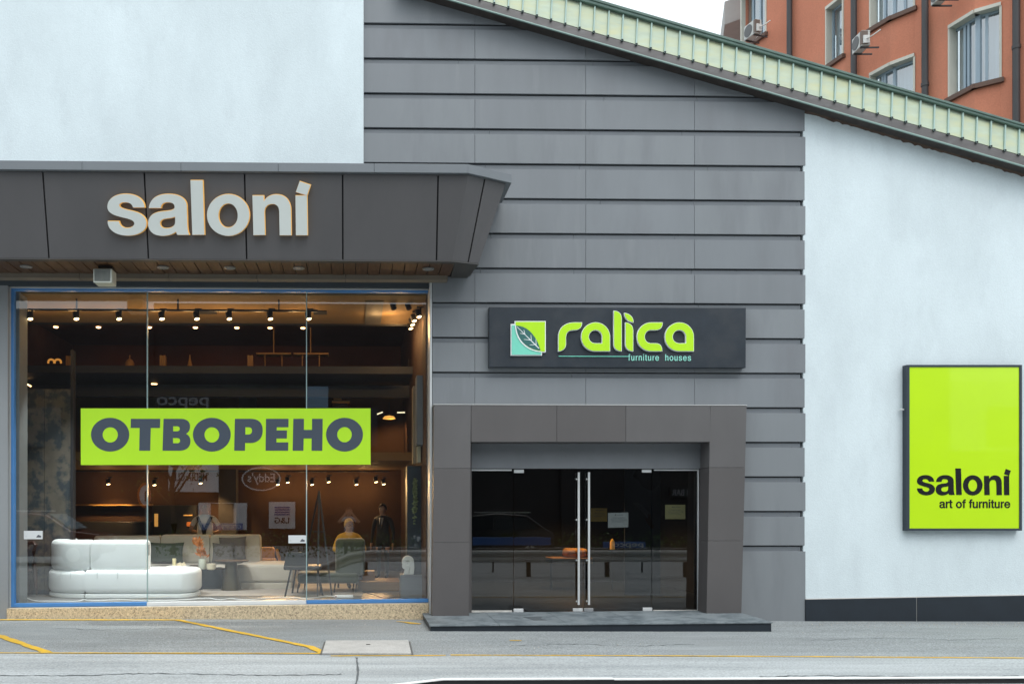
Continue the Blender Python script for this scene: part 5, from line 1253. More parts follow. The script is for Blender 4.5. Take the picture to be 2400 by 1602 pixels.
# ================================================================== people
SKIN = IM("skin", (.46, .27, .18), .6, var=.04); HAIRD = IM("dark_hair", (.02, .015, .012), .7)
def person(loc, rot, label, height=1.72, wide=1.0, pose="stand", cols=None, hands="down"):
    """one skinned body; cols(region) picks the material of each face by the nearest bone"""
    root = thing("person", loc, label, "person")
    root.rotation_euler = (0, 0, rot)
    V = []; Eg = []; Rad = []; Reg = []
    def v(p, r, par=None, reg="torso"):
        V.append(Vector(p)); Rad.append(r if isinstance(r, tuple) else (r, r)); Reg.append(reg)
        if par is not None: Eg.append((par, len(V) - 1))
        return len(V) - 1
    sit = pose == "sit"; hz = .55 if sit else .93
    dz = hz - .93
    pe = v((0, 0, .95 + dz), (.155 * wide, .12))
    sp = v((0, 0, 1.12 + dz), (.15 * wide, .115), pe); che = v((0, .01, 1.30 + dz), (.175 * wide, .125), sp)
    nb = v((0, .015, 1.43 + dz), (.10, .085), che); ne = v((0, .0, 1.50 + dz), .054, nb, "skin")
    h0 = v((0, -.012, 1.58 + dz), (.068, .085), ne, "head"); h1 = v((0, -.01, 1.66 + dz), (.078, .095), h0, "head"); h2 = v((0, .0, 1.715 + dz), (.055, .07), h1, "head")
    v((0, -.118, 1.60 + dz), .014, h0, "head")
    for s in (-1, 1):
        v((s * .085, .01, 1.615 + dz), .013, h0, "head")
        sh = v((s * .185 * wide, .01, 1.39 + dz), .068, nb)
        if hands == "up":
            el = v((s * .33, -.16, 1.30 + dz), .046, sh, "sleeve"); wr = v((s * .13, -.24, 1.53 + dz), .030, el, "skin"); pa = v((s * .085, -.245, 1.60 + dz), (.036, .022), wr, "skin"); fd = Vector((-s * .25, -.05, .9))
        elif hands == "fwd":
            el = v((s * .29 * wide, -.04, 1.13 + dz), .048, sh, "sleeve"); wr = v((s * .18, -.27, 1.08 + dz), .031, el, "skin"); pa = v((s * .15, -.34, 1.08 + dz), (.036, .022), wr, "skin"); fd = Vector((-s * .25, -1, -.15))
        else:
            el = v((s * .255 * wide, .03, 1.11 + dz), .048, sh, "sleeve"); wr = v((s * .265 * wide, -.03, .88 + dz), .031, el, "cuff"); pa = v((s * .265 * wide, -.045, .80 + dz), (.022, .036), wr, "skin"); fd = Vector((0, -.12, -1))
        fd.normalize(); sd_ = Vector((0, 1, 0)) if hands == "down" else (Vector((1, 0, 0)) if hands == "fwd" else Vector((s, 0, .2)))
        base = V[pa]
        for k, l in enumerate((.085, .095, .088, .07)):
            o_ = sd_ * (k - 1.5) * .017
            a = v(base + o_ + fd * .035, .0085, pa, "skin"); b_ = v(base + o_ * 1.15 + fd * (.035 + l * .55) + Vector((0, -.006, 0)), .008, a, "skin"); v(base + o_ * 1.15 + fd * (.035 + l) + Vector((0, -.02, 0)), .0065, b_, "skin")
        t1 = v(base + sd_ * -.035 + fd * .0 + Vector((0, -.01, 0)), .010, pa, "skin"); v(base + sd_ * -.05 + fd * .045 + Vector((0, -.015, 0)), .008, t1, "skin")
        hp_ = v((s * .095 * wide, .0, .90 + dz), .098, pe, "leg")
        if sit:
            kn = v((s * .12, -.42, .52), .066, hp_, "leg"); an = v((s * .12, -.42, .09), .042, kn, "leg"); v((s * .13, -.58, .045), .038, an, "shoe")
        else:
            kn = v((s * .10, -.015, .50), .062, hp_, "leg"); an = v((s * .105, .02, .09), .042, kn, "leg"); v((s * .125, -.15, .045), .038, an, "shoe")
    k = height / (1.775)
    me = bpy.data.meshes.new("body"); me.from_pydata([p * k for p in V], Eg, [])
    ob = bpy.data.objects.new("body", me); COL.objects.link(ob)
    sk = ob.modifiers.new("skin", 'SKIN'); sk.use_smooth_shade = True
    ss = ob.modifiers.new("sub", 'SUBSURF'); ss.levels = 1; ss.render_levels = 1
    for i, d in enumerate(me.skin_vertices[0].data):
        d.radius = (Rad[i][0] * k, Rad[i][1] * k); d.use_root = (i == 0)
    dg = bpy.context.evaluated_depsgraph_get(); dg.update()
    m2 = bpy.data.meshes.new_from_object(ob.evaluated_get(dg))
    bpy.data.objects.remove(ob); m2.name = "body"
    m2.materials.clear(); names = list(cols.keys())
    for n_ in names: m2.materials.append(cols[n_])
    for p in m2.polygons:
        c = p.center / k; best = min(range(len(V)), key=lambda i: (V[i] - c).length - .6 * max(Rad[i])); r = Reg[best]
        p.material_index = names.index(r if r in names else "torso"); p.use_smooth = True
    o = bpy.data.objects.new("body", m2); COL.objects.link(o); o.parent = root
    root["k"] = k; root["dz"] = dz
    return root
def pmesh(root, mb_pts, faces, name, mat):
    me = bpy.data.meshes.new(name); me.from_pydata(mb_pts, [], faces); me.materials.append(mat)
    for p in me.polygons: p.use_smooth = True
    o = bpy.data.objects.new(name, me); COL.objects.link(o); o.parent = root; return o
def cap_hair(root, mat, back=.0, low=.02, thick=1.12, name="hair"):
    """hair shell: the upper back part of an egg round the skull"""
    k, dz = root["k"], root["dz"]; pts = []; f = []; N, Mn = 20, 8
    for j in range(Mn + 1):
        for i in range(N):
            a = 2 * math.pi * i / N; front = max(0, -math.sin(a))
            lim = math.pi * (.60 - .30 * front - low); t = lim * j / Mn
            pts.append(Vector((.088 * thick * math.sin(t) * math.cos(a), .105 * thick * math.sin(t) * math.sin(a) + .004, 1.64 + dz + .118 * thick * math.cos(t))) * k)
    for j in range(Mn):
        for i in range(N): f.append((j * N + i, (j + 1) * N + i, (j + 1) * N + (i + 1) % N, j * N + (i + 1) % N))
    return pmesh(root, pts, f, name, mat)
WSHIRT = IM("white_tshirt", (.62, .60, .57), .8); BLKCL = IM("black_cloth", (.012, .012, .014), .8); DKSUIT = IM("dark_suit", (.014, .015, .019), .75); DENIM = IM("dark_trousers", (.03, .035, .05), .8)
SHOE = IM("shoe_black", (.015, .014, .014), .5)
# bald man behind the cream sofa, back to the window
yb_ = 5.2
pb = person((PX(481, yb_), yb_, FZ), math.pi, "bald man in a white shirt with black braces, back turned, behind the cream sofa", 1.62, 1.22, cols={"torso": WSHIRT, "sleeve": SKIN, "skin": SKIN, "cuff": SKIN, "head": SKIN, "leg": DENIM, "shoe": SHOE}, hands="fwd")
k_ = pb["k"]; b = MB()
for s in (-1, 1):
    path = [Vector((s * .155, .10, 1.44)), Vector((s * .12, .155, 1.36)), Vector((s * .04, .16, 1.2)), Vector((s * .012, .158, 1.12)), Vector((0, .15, 1.0))]
    for a, c in zip(path[:-1], path[1:]): bar(b, a * k_, c * k_, .062, .02)
pmesh(pb, b.v, b.f, "braces", BLKCL)
# seated person; warm lamp light is put into skin, shirt and hair colours
ys_ = 3.4
py_ = person((PX(818, ys_), ys_, FZ), math.radians(15), "seated person in a yellow lit shirt and glasses behind the green armchair", 1.66, 1.12, "sit", cols={"torso": IM("warm_lit_shirt", (.72, .42, .06), .8), "sleeve": IM("warm_lit_shirt", (.7, .4, .06)), "skin": SKIN, "cuff": SKIN, "head": IM("warm_lit_skin", (.42, .22, .10), .6), "leg": DENIM, "shoe": SHOE}, hands="fwd")
cap_hair(py_, IM("warm_lit_hair", (.62, .36, .05), .7, var=.25, scale=40), low=-.02, thick=1.16)
b = MB(); kk, dz_ = py_["k"], py_["dz"]
for s in (-1, 1): b.tube([Vector((s * .034 + .026 * math.cos(a), -.108, 1.635 + dz_ + .022 * math.sin(a))) * kk for a in [2 * math.pi * q / 12 for q in range(13)]], .004, 6)
b.tube([Vector((-.008, -.112, 1.637 + dz_)) * kk, Vector((.008, -.112, 1.637 + dz_)) * kk], .004, 6)
pmesh(py_, b.v, b.f, "glasses", BLACKMET)
b = MB(); b.lathe([(.085, 1.43 + dz_), (.075, 1.47 + dz_), (.062, 1.48 + dz_), (.07, 1.44 + dz_)], (0, .012, 0), 16); pmesh(py_, [p * kk for p in b.v], b.f, "collar", BLKCL)
dch = thing("dining_chair", (PX(818, ys_), ys_ + .12, FZ), "plain dark chair under the seated person in the yellow lit shirt", "chair")
xq_ = PX(818, ys_); cushion(rrect(xq_ - .23, xq_ + .23, ys_ - .25, ys_ + .25, .05), FZ + .40, FZ + .435, .015).build("seat", BLKWOOD, dch, smooth=True)
for i in (-.2, .2):
    for j in (-.2, .22): MB().tube([(xq_ + i, ys_ + j, FZ), (xq_ + i, ys_ + j, FZ + .41)], .014, 8).build("leg", BLKWOOD, dch)
# man in a dark suit
yq2 = 5.4
pm = person((PX(897, yq2), yq2, FZ), math.radians(-22), "man in a dark suit and tie standing near the right end of the window", 1.60, 1.02, cols={"torso": DKSUIT, "sleeve": DKSUIT, "cuff": DKSUIT, "skin": SKIN, "head": SKIN, "leg": DKSUIT, "shoe": SHOE})
cap_hair(pm, HAIRD)
k_ = pm["k"]; b = MB()
b.add([Vector(p) * k_ for p in ((-.055, -.115, 1.435), (.055, -.115, 1.435), (.012, -.152, 1.20), (-.012, -.152, 1.20), (-.055, -.09, 1.43), (.055, -.09, 1.43), (.012, -.12, 1.2), (-.012, -.12, 1.2))], [(0, 1, 2, 3), (4, 7, 6, 5), (0, 4, 5, 1), (1, 5, 6, 2), (2, 6, 7, 3), (3, 7, 4, 0)]); pmesh(pm, b.v, b.f, "shirt_front", WSHIRT)
b = MB(); b.add([Vector(p) * k_ for p in ((-.018, -.124, 1.43), (.018, -.124, 1.43), (.022, -.158, 1.22), (0, -.162, 1.17), (-.022, -.158, 1.22))] + [Vector(p) * k_ for p in ((-.018, -.11, 1.43), (.018, -.11, 1.43), (.022, -.14, 1.22), (0, -.142, 1.17), (-.022, -.14, 1.22))], [(0, 1, 2, 3, 4), (9, 8, 7, 6, 5)]); pmesh(pm, b.v, b.f, "tie", IM("navy_tie", (.01, .014, .03), .5))
# the photographer, seen only as a reflection in the glass
stp_ = IM("striped_top", (.5, .5, .52), .8, var=.75, scale=1.0, stretch=(.01, .01, 32))
pf = person((0, -D - .26, gz(0)), math.pi, "person in a striped top raising a camera on the far side of the road", 1.76, .95, cols={"torso": stp_, "sleeve": SKIN, "skin": SKIN, "cuff": SKIN, "head": SKIN, "leg": DENIM, "shoe": SHOE}, hands="up")
cap_hair(pf, HAIRD, thick=1.14)

# ================================================================== apartment building behind
def AP(px, py, d): return CAM + ray(px, py) * d
def dep(segs, d0):
    out = [(segs[0][0], d0)]; d = d0
    for (x0, x1, xv) in segs: d = d * (x0 - xv) / (x1 - xv); out.append((x1, d))
    return out
SEG = [(3000, 2346, -200), (2346, 2284, -1800), (2284, 2225, 400), (2225, 2144, -200), (2144, 2087, -725), (2087, 2040, 166), (2040, 1977, -200), (1977, 1937, 480), (1937, 1796, -200), (1796, 1738, 300)]
DP = dep(SEG, 19.2 * 2700 / 3200)
apt = thing("apartment_building", (12, 9, 0), "orange rendered apartment block with bay windows rising behind the shop roof", "building")
ORNG = M("orange_render", (.64, .24, .145), .9, var=.12, scale=.9, stretch=(1, 1, .4), col2=(.47, .20, .125), mixscale=.9, mixlo=.5, mixhi=.75, fine=.12, fscale=30, bump=.2, bscale=40)
SILL = M("brown_sill", (.13, .075, .055), .7); REV = M("cream_reveal", (.62, .60, .52), .8); PVC = M("grey_blue_frame", (.30, .38, .44), .4)
CURT = M("curtain", (.45, .56, .62), .8, var=.12, scale=2, stretch=(9, 9, .2)); PIPE = M("dark_downpipe", (.045, .043, .045), .5)
WG = glass("window_glass", (.85, .9, .92), 3.4)
def za(px, py, d): return AP(px, py, d).z
NS = len(SEG)
pts2 = [AP(p, CY, d) for p, d in DP]                         # plan polyline, right to left
def wn(i):
    a, b = pts2[i], pts2[i + 1]; t = (b - a); t.z = 0; t.normalize(); n_ = Vector((t.y, -t.x, 0))
    return n_ if n_.dot(CAM - a) < 0 else -n_                # into the building
dB2, dB1, dW, dL = DP[2][1], DP[5][1], DP[8][1], DP[9][1]
sB2, lB2 = za(2284, 201, dB2), za(2284, 22, dB2)
sB1u, lB1 = za(2087, 42, DP[5][1]), za(2090, 145, DP[5][1])
sW, lW = za(1940, 158, DP[8][1]), za(1940, 16, DP[8][1])
sL = za(1760, 78, DP[9][1])
hF = lB2 - sB2
OPEN = {1: [(sB2, lB2)], 2: [(sB2, lB2)], 4: [(sB1u, sB1u + hF), (lB1 - hF, lB1)], 5: [(sB1u, sB1u + hF), (lB1 - hF, lB1)], 7: [(sW, lW)], 9: [(sL, sL + 1.8)]}
ZT = 21
def slabq(mb, a, b, z0, z1, n_, t, off=0.0, mi=0):
    a = a + n_ * off; b = b + n_ * off
    mb.hexa([Vector((a.x, a.y, z0)), Vector((b.x, b.y, z0)), Vector((b.x, b.y, z1)), Vector((a.x, a.y, z1))], [Vector((a.x, a.y, z0)) + n_ * t, Vector((b.x, b.y, z0)) + n_ * t, Vector((b.x, b.y, z1)) + n_ * t, Vector((a.x, a.y, z1)) + n_ * t], mi)
wl_ = MB()
for i in range(NS):
    a, b, n_ = pts2[i], pts2[i + 1], wn(i)
    zs_c = 0.0
    for lo, hi in sorted(OPEN.get(i, [])):
        slabq(wl_, a, b, zs_c, lo, n_, .3); zs_c = hi
    slabq(wl_, a, b, zs_c, ZT, n_, .3)
e_ = pts2[-1]; e2 = e_ + Vector((5.2, 9, 0)); slabq(wl_, e_, e2, 0, ZT, Vector((1, 0, 0)), .3)
wl_.build("wall", ORNG, apt)
rb2 = MB(); rb2.prism([Vector((p.x, p.y, ZT)) for p in pts2] + [e2 + Vector((0, 0, ZT - e2.z)), Vector((pts2[0].x + 3, e2.y, ZT))], (0, 0, .25)); rb2.build("roof", M("apt_roof", (.2, .1, .07), .8), apt)
def win_run(idx, lo, hi, posts):
    w = bpy.data.objects.new("window", None); COL.objects.link(w); w.parent = apt; w.location = pts2[idx[0]] - worldloc(apt); w.location.z = lo
    run = [pts2[idx[0]]] + [pts2[i + 1] for i in idx]; fm = MB(); rv = MB(); sl_ = MB(); gl_ = MB(); cu_ = MB()
    for k, i in enumerate(idx):
        a, b, n_ = run[k], run[k + 1], wn(i); t = (b - a); t.z = 0; L = t.length; t.normalize()
        slabq(rv, a - t * .0, b + t * .0, hi - .10, hi - .02, n_, .22, -.05)                       # pale lintel edge
        slabq(sl_, a - t * .06, b + t * .06, lo - .09, lo + .015, n_, .2, -.09)                    # sill
        slabq(fm, a, b, lo + .016, lo + .075, n_, .05, .16); slabq(fm, a, b, hi - .16, hi - .10, n_, .05, .16)
        slabq(gl_, a, b, lo + .07, hi - .15, n_, .01, .18); slabq(cu_, a, b, lo + .02, hi - .1, n_, .02, .30)
        for f in posts[k]:
            c = a + t * L * f; slabq(fm, c - t * .03, c + t * .03, lo + .07, hi - .15, n_, .06, .15)
    for e, i, sgn in ((run[0], idx[0], 1), (run[-1], idx[-1], -1)):
        n_ = wn(i); t = (run[1] - run[0]) if sgn == 1 else (run[-2] - run[-1]); t.z = 0; t.normalize()
        slabq(rv, e - t * .015, e + t * .03, lo, hi - .1, n_, .25, -.03)
    rv.build("lintel_trim", REV, w); sl_.build("sill", SILL, w); fm.build("frame", PVC, w); gl_.build("pane", WG, w); cu_.build("curtain", CURT, w)
win_run([1, 2], sB2, lB2, [(.02, .55, .93), (.05, .45, .60)])
win_run([4, 5], lB1 - hF, lB1, [(.03, .92), (.05, .5, .62)])
win_run([4, 5], sB1u, sB1u + hF, [(.03, .5, .92), (.05, .5)])
win_run([7], sW, lW, [(.08, .92)])
win_run([9], sL, sL + 1.8, [(.1, .4, .7)])
def pipe(px, seg, f=.5):
    a, b, n_ = pts2[seg], pts2[seg + 1], wn(seg)
    # where the pixel column meets this facet
    r = ray(px, CY); den = r.x * (b - a).y - r.y * (b - a).x
    tt_ = ((a - CAM).x * (b - a).y - (a - CAM).y * (b - a).x) / den; p = CAM + r * tt_ - n_ * .12
    m = MB(); m.tube([(p.x, p.y, 0), (p.x, p.y, ZT - .3)], .075, 12)
    for z in (7.2, 9.6, 12.0): m.tube([(p.x, p.y, z), (p.x, p.y, z + .08)], .088, 12)
    m.build("downpipe", PIPE, apt, smooth=True)
for px_, sg_ in ((1857, 8), (2008, 6), (2175, 3), (2389, 0)): pipe(px_, sg_)
# balcony at the far top left corner
ba, bb_ = AP(1697, 30, DP[10][1] + .6), AP(1747, 30, DP[10][1])
d1_ = DP[10][1] + .3
q = [AP(1697, 12, d1_ + .6), AP(1746, 12, d1_ - .2), AP(1746, 22, d1_ - .2), AP(1700, 59, d1_ + .6)]
q = [AP(1698, 59, d1_ + .9), AP(1745, 60, d1_ + .2), AP(1745, -40, d1_ + .2), AP(1694, 12, d1_ + .9)]
zb_0, zb_1 = q[0].z, q[0].z + .75
bl = MB(); pA, pB = q[0], Vector((q[1].x + .4, q[1].y, 0)); bk = Vector((.9, 2.6, 0))
bl.hexa([Vector((pA.x, pA.y, zb_0)), Vector((pB.x, pB.y, zb_0)), Vector((pB.x, pB.y, zb_1)), Vector((pA.x, pA.y, zb_1))], [Vector((pA.x, pA.y, zb_0)) + bk, Vector((pB.x, pB.y, zb_0)) + bk, Vector((pB.x, pB.y, zb_1)) + bk, Vector((pA.x, pA.y, zb_1)) + bk])
bl.build("balcony", M("balcony_concrete", (.38, .36, .34), .85, var=.08), apt, bevel=.02)
# air conditioners on the facade
def aircon(px0, px1, py0, py1, d, label, yaw=-.7):
    c = AP((px0 + px1) / 2, (py0 + py1) / 2, d); h = (py1 - py0) * d / F * .74; w = .66 * h / .54; dp_ = .22
    t = thing("air_conditioner", (c.x, c.y, c.z - h / 2), label, "air conditioner", "air conditioners on the orange facade"); t.rotation_euler = (0, 0, yaw)
    def B(name, mat, *bx, bevel=0, lathe=None):
        m = MB()
        for q in bx: m.box(*q)
        me_o = m.build(name, mat, None, bevel=bevel); me_o.parent = t
        return me_o
    B("casing", M("aircon_casing", (.55, .55, .52), .6), (-w / 2, w / 2, -dp_ / 2, dp_ / 2, 0, h), bevel=.015)
    m = MB(); m.tube([(-.10 * w, -dp_ / 2 - .012, h / 2), (-.10 * w, -dp_ / 2 + .002, h / 2)], h * .42, 24); o = m.build("fan_grille", M("aircon_grille", (.12, .12, .12), .6)); o.parent = t
    m = MB(); m.box(w * .36, w * .5 + .004, -dp_ / 2 - .006, dp_ / 2 - .06, .02, h * .96); o = m.build("side_panel", M("aircon_side", (.16, .12, .10), .6)); o.parent = t
    m = MB(); m.box(w * .5 + .004, w * .5 + .05, -.08, .08, h * .1, h * .62); o = m.build("valve_cover", M("aircon_cover", (.66, .66, .64), .5), None, bevel=.01); o.parent = t
    m = MB()
    for x in (-w * .35, w * .35): m.box(x - .012, x + .012, -dp_ / 2, dp_ / 2 + .25, -.04, -.005)
    o = m.build("bracket", PIPE); o.parent = t
    m = MB(); m.tube([(w * .5 + .04, 0, h * .4), (w * .5 + .10, .02, h * .36), (w * .5 + .15, .12, h * .5), (w * .5 + .15, .28, h * .8)], .016, 8); o = m.build("pipe", M("aircon_pipe", (.6, .58, .54), .7), smooth=True); o.parent = t
    return t
aircon(1746, 1782, 50, 94, DP[9][1] - .35, "pale air conditioner with coiled pipe at the left corner of the orange block", -1.33)
aircon(2006, 2030, 76, 124, DP[6][1] - .5, "dark sided air conditioner between the downpipe and the middle bay window", -1.62)
aircon(2184, 2222, -30, 10, DP[3][1] - .3, "air conditioner cut by the top edge of the photo near the right bay window", -1.6)

# ================================================================== road barrier in the foreground and the far side of the street (seen as reflections)
gd = thing("road_guardrail", (3, -8.5, 0), "pale metal guardrail along the near edge of the road", "guardrail")
YB1 = -8.5
GALV = M("galvanised_rail", (.60, .61, .60), .5, metal=.25, var=.06, scale=2)
prof = [(-.045, .0), (-.045, .02), (.03, .055), (.03, .10), (-.04, .145), (-.04, .175), (.03, .22), (.03, .265), (-.045, .30), (-.045, .325)]
zg = P(1300, 1592, YB1).z
def railtop(x): return zg - max(0, .5 - x) * .10 - max(0, .08 - x) * .30
def rail_piece(x0, x1, name, n=1, dy=0):
    m = MB(); rings = []
    for k in range(n + 1):
        x = x0 + (x1 - x0) * k / n; zt0 = railtop(x) - .024
        rings.append([Vector((x, YB1 + y + dy, zt0 - .325 + z)) for y, z in prof] + [Vector((x, YB1 + y + dy - .006, zt0 - .325 + z)) for y, z in prof[::-1]])
    m.loft(rings); m.build(name, GALV, gd)
rail_piece(-1.7, .76, "rail_end", 10); rail_piece(.74, 1.52, "rail", 1, .004); rail_piece(1.5, 5.6, "rail", 1); rail_piece(5.58, 9.7, "rail", 1, .004); rail_piece(9.68, 13.8, "rail", 1)
for nm_, y_, l0, l1, m_ in (("top_lip", .022, .004, .009, M('rail_lip', (.75, .75, .73), .5)), ("shade_strip", .012, -.026, .004, M('painted_rail_shade', (.03, .03, .032), .8))):  # the dark strip stands for the shaded inner side of the rail
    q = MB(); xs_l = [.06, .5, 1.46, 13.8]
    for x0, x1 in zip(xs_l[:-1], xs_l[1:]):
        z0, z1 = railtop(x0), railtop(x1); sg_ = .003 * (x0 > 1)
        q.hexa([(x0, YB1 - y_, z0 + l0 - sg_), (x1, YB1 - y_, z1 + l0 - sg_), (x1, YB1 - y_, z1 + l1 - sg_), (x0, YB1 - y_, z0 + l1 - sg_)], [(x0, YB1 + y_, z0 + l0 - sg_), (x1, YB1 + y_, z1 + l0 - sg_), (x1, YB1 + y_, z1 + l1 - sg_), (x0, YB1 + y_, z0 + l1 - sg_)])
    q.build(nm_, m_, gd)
for x in (.4, 2.4, 4.4, 6.4, 8.4, 10.4, 12.4):
    MB().box(x - .05, x + .05, YB1 - .19, YB1 - .08, gz(x) - .1, railtop(x) - .05).build("post", M("rail_post", (.05, .05, .05), .6), gd)
# far side
opp = thing("street_block", (0, -28, 0), "dark shop block across the street, reflected in the show window", "building")
OPW = M("opposite_wall", (.035, .034, .036), .9, var=.25, scale=.5)
MB().box(-30, -9.2, -34, -27, -.3, 10.9).build("wall", OPW, opp); MB().box(-9.2, 9.5, -34.5, -27.1, -.3, 11.2).build("wall", OPW, opp); MB().box(27.2, 40, -34, -27, 4.4, 7.6).build('pale_wall', WHITE, opp); MB().box(27.2, 40, -34, -26.95, -.3, 4.4).build('wall', OPW, opp); MB().box(9.5, 27.2, -34, -26.9, -.3, 11.0).build("wall", OPW, opp)
for x in range(-26, 30, 5): MB().box(x, x + 2.4, -27.06, -26.85, 4.6, 6.4).build("window", M("opposite_window", (.05, .06, .075), .2), opp)
def PR(px, py, Yr=-26.8): 
    p = P(px, py, 2 * YG - Yr); return p.x, p.z
def osign(px0, px1, py0, py1, label, mat, Yr=-26.8, name="shop_sign", words=(), extra=None):
    x0, z0 = PR(px0, py1, Yr); x1, z1 = PR(px1, py0, Yr)
    t = thing(name, ((x0 + x1) / 2, Yr, z0), label, "sign")
    MB().box(x0, x1, Yr - .12, Yr, z0, z1).build("board", mat, t, bevel=.01)
    pl = Plane((x1, Yr + .0, z0), (-1, 0, 0)); w, h = x1 - x0, z1 - z0
    for (s_, u0, u1, v0, v1, m_) in words:
        b = MB(); pl.text(b, s_, u0 * w, u1 * w, v0 * h, v1 * h, .02, .004, .012); b.build("lettering", m_, t)
    for loops, m_ in (extra or []):
        b = MB(); pl.put(b, [[(u * w, v * h) for u, v in l] for l in loops], .02, .002 + .022 * (m_ != OWB)); b.build("emblem", m_, t)
    return t
OWH = M("opp_white", (.72, .75, .78), .6); OWB = M("opp_blue", (.05, .14, .40), .6); OBK = M("opp_black", (.02, .02, .022), .6); OOR = M("opp_orange", (.65, .17, .04), .6); OGR = M("opp_grey", (.30, .31, .33), .6)
osign(395, 512, 1080, 1152, "white sign board reading MEDIA CLE, reflected right of the left glass joint", OWH, words=[("MEDIA CLE", .22, .9, .35, .62, OBK)])
osign(465, 578, 1177, 1241, "white sign with dark square and orange strip reflected over the bald man", OWH, words=[("СПОРТ ТОТО", .12, .88, .06, .2, OWH)],
      extra=[([[(.27, .27), (.74, .27), (.74, .98), (.27, .98)]], OBK), ([[(.08, .02), (.92, .02), (.92, .25), (.08, .25)]], OWB)] )
osign(630, 692, 1175, 1238, "white square sign with blue stripes and L&G, reflected left of the right glass joint", OWH, words=[("L&G", .22, .78, .2, .42, OBK)],
      extra=[([[(.2, .5 + .09 * k), (.78, .5 + .09 * k), (.78, .55 + .09 * k), (.2, .55 + .09 * k)] for k in range(4)], OWB)])
osign(735, 786, 905, 956, "plain blue grey panel reflected over the right end of the lime banner", M("opp_bluegrey", (.22, .34, .47), .6))
osign(362, 494, 924, 962, "dark sign board with pale pepco lettering, reflected above the banner", OBK, words=[("pepco", .04, .96, .12, .85, OGR)])
ov = thing("oval_sign", (PR(612, 1150)[0], -26.8, PR(612, 1150)[1]), "white outlined oval sign reading Eddy's, reflected under the lime banner", "sign")
x0, z0 = PR(566, 1149); x1, z1 = PR(658, 1094); pl = Plane(((x0 + x1) / 2, -26.8, (z0 + z1) / 2), (-1, 0, 0)); a_, c_ = (x1 - x0) / 2, (z1 - z0) / 2
b = MB(); pl.put(b, [ell(0, 0, a_, c_, 48)], .08, -.09); b.build("board", OBK, ov)
b = MB(); pl.put(b, [ell(0, 0, a_, c_, 48), ell(0, 0, a_ * .93, c_ * .9, 48)], .02, .002); b.build("rim", OWH, ov)
b = MB(); pl.text(b, "Eddy's", -a_ * .7, a_ * .7, -c_ * .5, c_ * .5, .02, .002, .01); b.build("lettering", OWH, ov)
osign(1106, 1286, 1258, 1276, "long blue banner reflected in the left half of the entrance glass", OWB, Yr=-10.2, name="street_banner"); osign(1410, 1506, 1268, 1284, "short blue banner reading pepco reflected right of the door handles", OWB, Yr=-10.2, name="street_banner", words=[("pepco", .06, .8, .1, .8, OWH)])
# the posts that carry both banners
for t_ in [o for o in COL.objects if o.name.startswith("street_banner")]:
    L_ = worldloc(t_)
    for s in (-.5, .5): MB().tube([(L_.x + s, -10.3, gz(0) - .1), (L_.x + s, -10.3, L_.z + .1)], .025, 8).build("post", PIPE, t_)
osign(1566, 1622, 1140, 1166, "dark sign with pale IN BAR letters reflected at the right of the entrance glass", OBK, words=[("IN BAR", .06, .92, .2, .75, OGR)])
# no-turn road sign reflected in the left pane
rsn = thing("road_sign", (PR(334, 1300, -9.6)[0], -9.6, 0), "round red rimmed road sign on a pole, reflected near the left glass joint", "road sign")
x, z = PR(334, 1160, -9.6); pl = Plane((x, -9.6, z), (-1, 0, 0))
b = MB(); pl.put(b, [ell(0, 0, .22, .34, 36)], .02, -.02); b.build("disc", OWH, rsn)
b = MB(); pl.put(b, [ell(0, 0, .22, .34, 36), ell(0, 0, .165, .27, 36)], .004, .002); b.build("rim", OOR, rsn)
b = MB(); pl.put(b, bez("M -0.02 -0.16 L 0.03 -0.16 L 0.03 0.05 C 0.03 0.16 -0.09 0.16 -0.09 0.04 L -0.12 0.04 L -0.075 -0.03 L -0.03 0.04 L -0.055 0.04 C -0.055 0.1 -0.02 0.1 -0.02 0.05 Z"), .004, .002); b.build("arrow", OBK, rsn)
MB().tube([(x, -9.66, gz(x)), (x, -9.66, z + .2)], .03, 10).build("pole", M("sign_pole", (.25, .25, .25), .5), rsn)
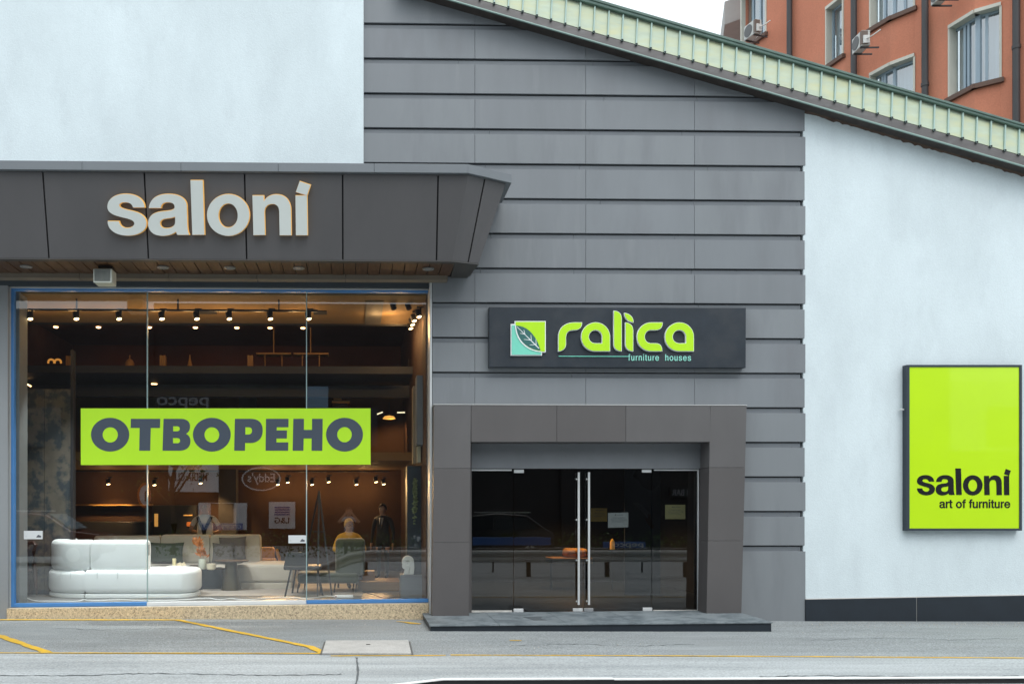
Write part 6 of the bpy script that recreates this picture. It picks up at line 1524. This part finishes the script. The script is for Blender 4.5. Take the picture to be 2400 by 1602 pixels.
# car parked across the road, mirrored at the left of the window
def car(x, y, label, paint, rot=0):
    t = thing("parked_car", (x, y, gz(x)), label, "car")
    side = [(-2.1, .35), (-2.15, .7), (-2.05, .92), (-1.25, 1.02), (-.55, 1.50), (.2, 1.58), (1.25, 1.52), (1.85, 1.08), (2.12, .95), (2.15, .4), (1.75, .28), (-1.75, .28)]
    m = MB(); z0_ = gz(x); W_ = .86
    r = [[Vector((x + a * s1, y + yy, z0_ + c)) for a, c in [(p[0], p[1] if p[1] < 1.05 else 1.02 + (p[1] - 1.02) * s2) for p in side]] for yy, s1, s2 in ((-W_, .985, .98), (-W_ + .08, 1, 1), (W_ - .08, 1, 1), (W_, .985, .98))]
    m.loft(r); m.build("body", paint, t, bevel=.03, smooth=True)
    gl2 = [[(-1.12, 1.05), (-.5, 1.44), (.12, 1.50), (.12, 1.05)], [(.2, 1.05), (.2, 1.5), (1.18, 1.45), (1.6, 1.1), (1.6, 1.05)]]
    GLK = M("car_glass", (.02, .025, .03), .05)
    for s in (-1, 1):
        for q in gl2: MB().prism([(x + a, y + s * (W_ + .004), z0_ + c) for a, c in q], (0, -s * .02, 0)).build("side_window", GLK, t)
    MB().prism([(x - 1.24, y - .72, z0_ + 1.055), (x - .57, y - .66, z0_ + 1.50), (x - .57, y + .66, z0_ + 1.50), (x - 1.24, y + .72, z0_ + 1.055)], (-.022, 0, .03)).build("windscreen", M("windscreen", (.25, .30, .33), .05), t)
    for a in (-1.32, 1.32):
        for s in (-1, 1):
            wv = MB(); wv.tube([(x + a, y + s * (W_ - .18), z0_ + .33), (x + a, y + s * (W_ + .015), z0_ + .33)], .33, 24); w_ = wv.build("wheel", M("tyre", (.02, .02, .02), .8), t, bevel=.03, smooth=True)
            wv = MB(); wv.tube([(x + a, y + s * (W_ + .012), z0_ + .33), (x + a, y + s * (W_ + .024), z0_ + .33)], .21, 20); wv.build("rim", STEEL, w_)
    for s in (-1, 1): MB().box(x - 2.14, x - 2.0, y + s * .72 - .14, y + s * .72 + .14, z0_ + .66, z0_ + .82).build("headlight", M("headlight", (.7, .72, .72), .1), t, bevel=.02)
    for s in (-1, 1): MB().box(x - .3, x + 1.4, y + s * .6 - .02, y + s * .6 + .02, z0_ + 1.59, z0_ + 1.63).build("roof_rail", STEEL, t)
    return t
cr = car(0, 0, "dark red parked car reflected in the lower left of the show window", M("maroon_paint", (.10, .02, .02), .25, coat=.5))
cr.rotation_euler.z = math.radians(180); cr.location = (-9.6, -12.9, gz(-9.6))
cr2 = car(0, 0, "black parked car reflected faintly in the left door glass", M("black_paint", (.012, .013, .015), .2, coat=.5)); cr2.location = (4.4, -16.0, gz(4.4))
# hedge strip and a street tree
hg = MB(); rnd = random.Random(11)
def leafquad(mb, c, l):
    d = Vector((rnd.gauss(0, 1), rnd.gauss(0, 1), rnd.gauss(0, 1))).normalized(); n_ = d.orthogonal().normalized(); n_ = (n_ * math.cos(1) + d.cross(n_) * math.sin(rnd.uniform(0, 6))).normalized()
    mb.add([c, c + d * l * .5 + n_ * l * .3, c + d * l, c + d * l * .5 - n_ * l * .3], [(0, 1, 2, 3)])
for k in range(2600):
    leafquad(hg, Vector((rnd.uniform(-7, 12), -17.6 + rnd.uniform(-.35, .35), rnd.uniform(0, .85 + .1 * math.sin(k)))), rnd.uniform(.08, .16))
LEAF = M("hedge_leaf", (.05, .10, .02), .6, var=.4, scale=4)
tag(hg.build("hedge_foliage", LEAF), "low green hedge across the street", "hedge", kind="stuff")
tx, _ = PR(405, 1120, -19); tr_ = thing("street_tree", (tx, -19, 0), "leafy street tree reflected left of the white sign under the banner", "tree")
tm = MB(); tm.tube([(tx, -19, -.1), (tx + .05, -19, 1.2), (tx - .05, -19, 2.4), (tx + .1, -19.1, 3.6)], [.16, .12, .10, .05], 10)
cr_ = MB()
for k in range(8):
    a = rnd.uniform(0, 6.28); z = 2.1 + .25 * k; e = Vector((tx + .9 * math.cos(a), -19 + .9 * math.sin(a), z + rnd.uniform(.5, 1.1))); tm.tube([(tx, -19, z - .3), e], [.05, .02], 7)
    for j in range(110):
        o_ = Vector((rnd.gauss(0, .38), rnd.gauss(0, .38), rnd.gauss(0, .30))); leafquad(cr_, e + o_, rnd.uniform(.09, .17))
tm.build("trunk", M("bark", (.09, .07, .055), .9), tr_, smooth=True); cr_.build("crown", LEAF, tr_)
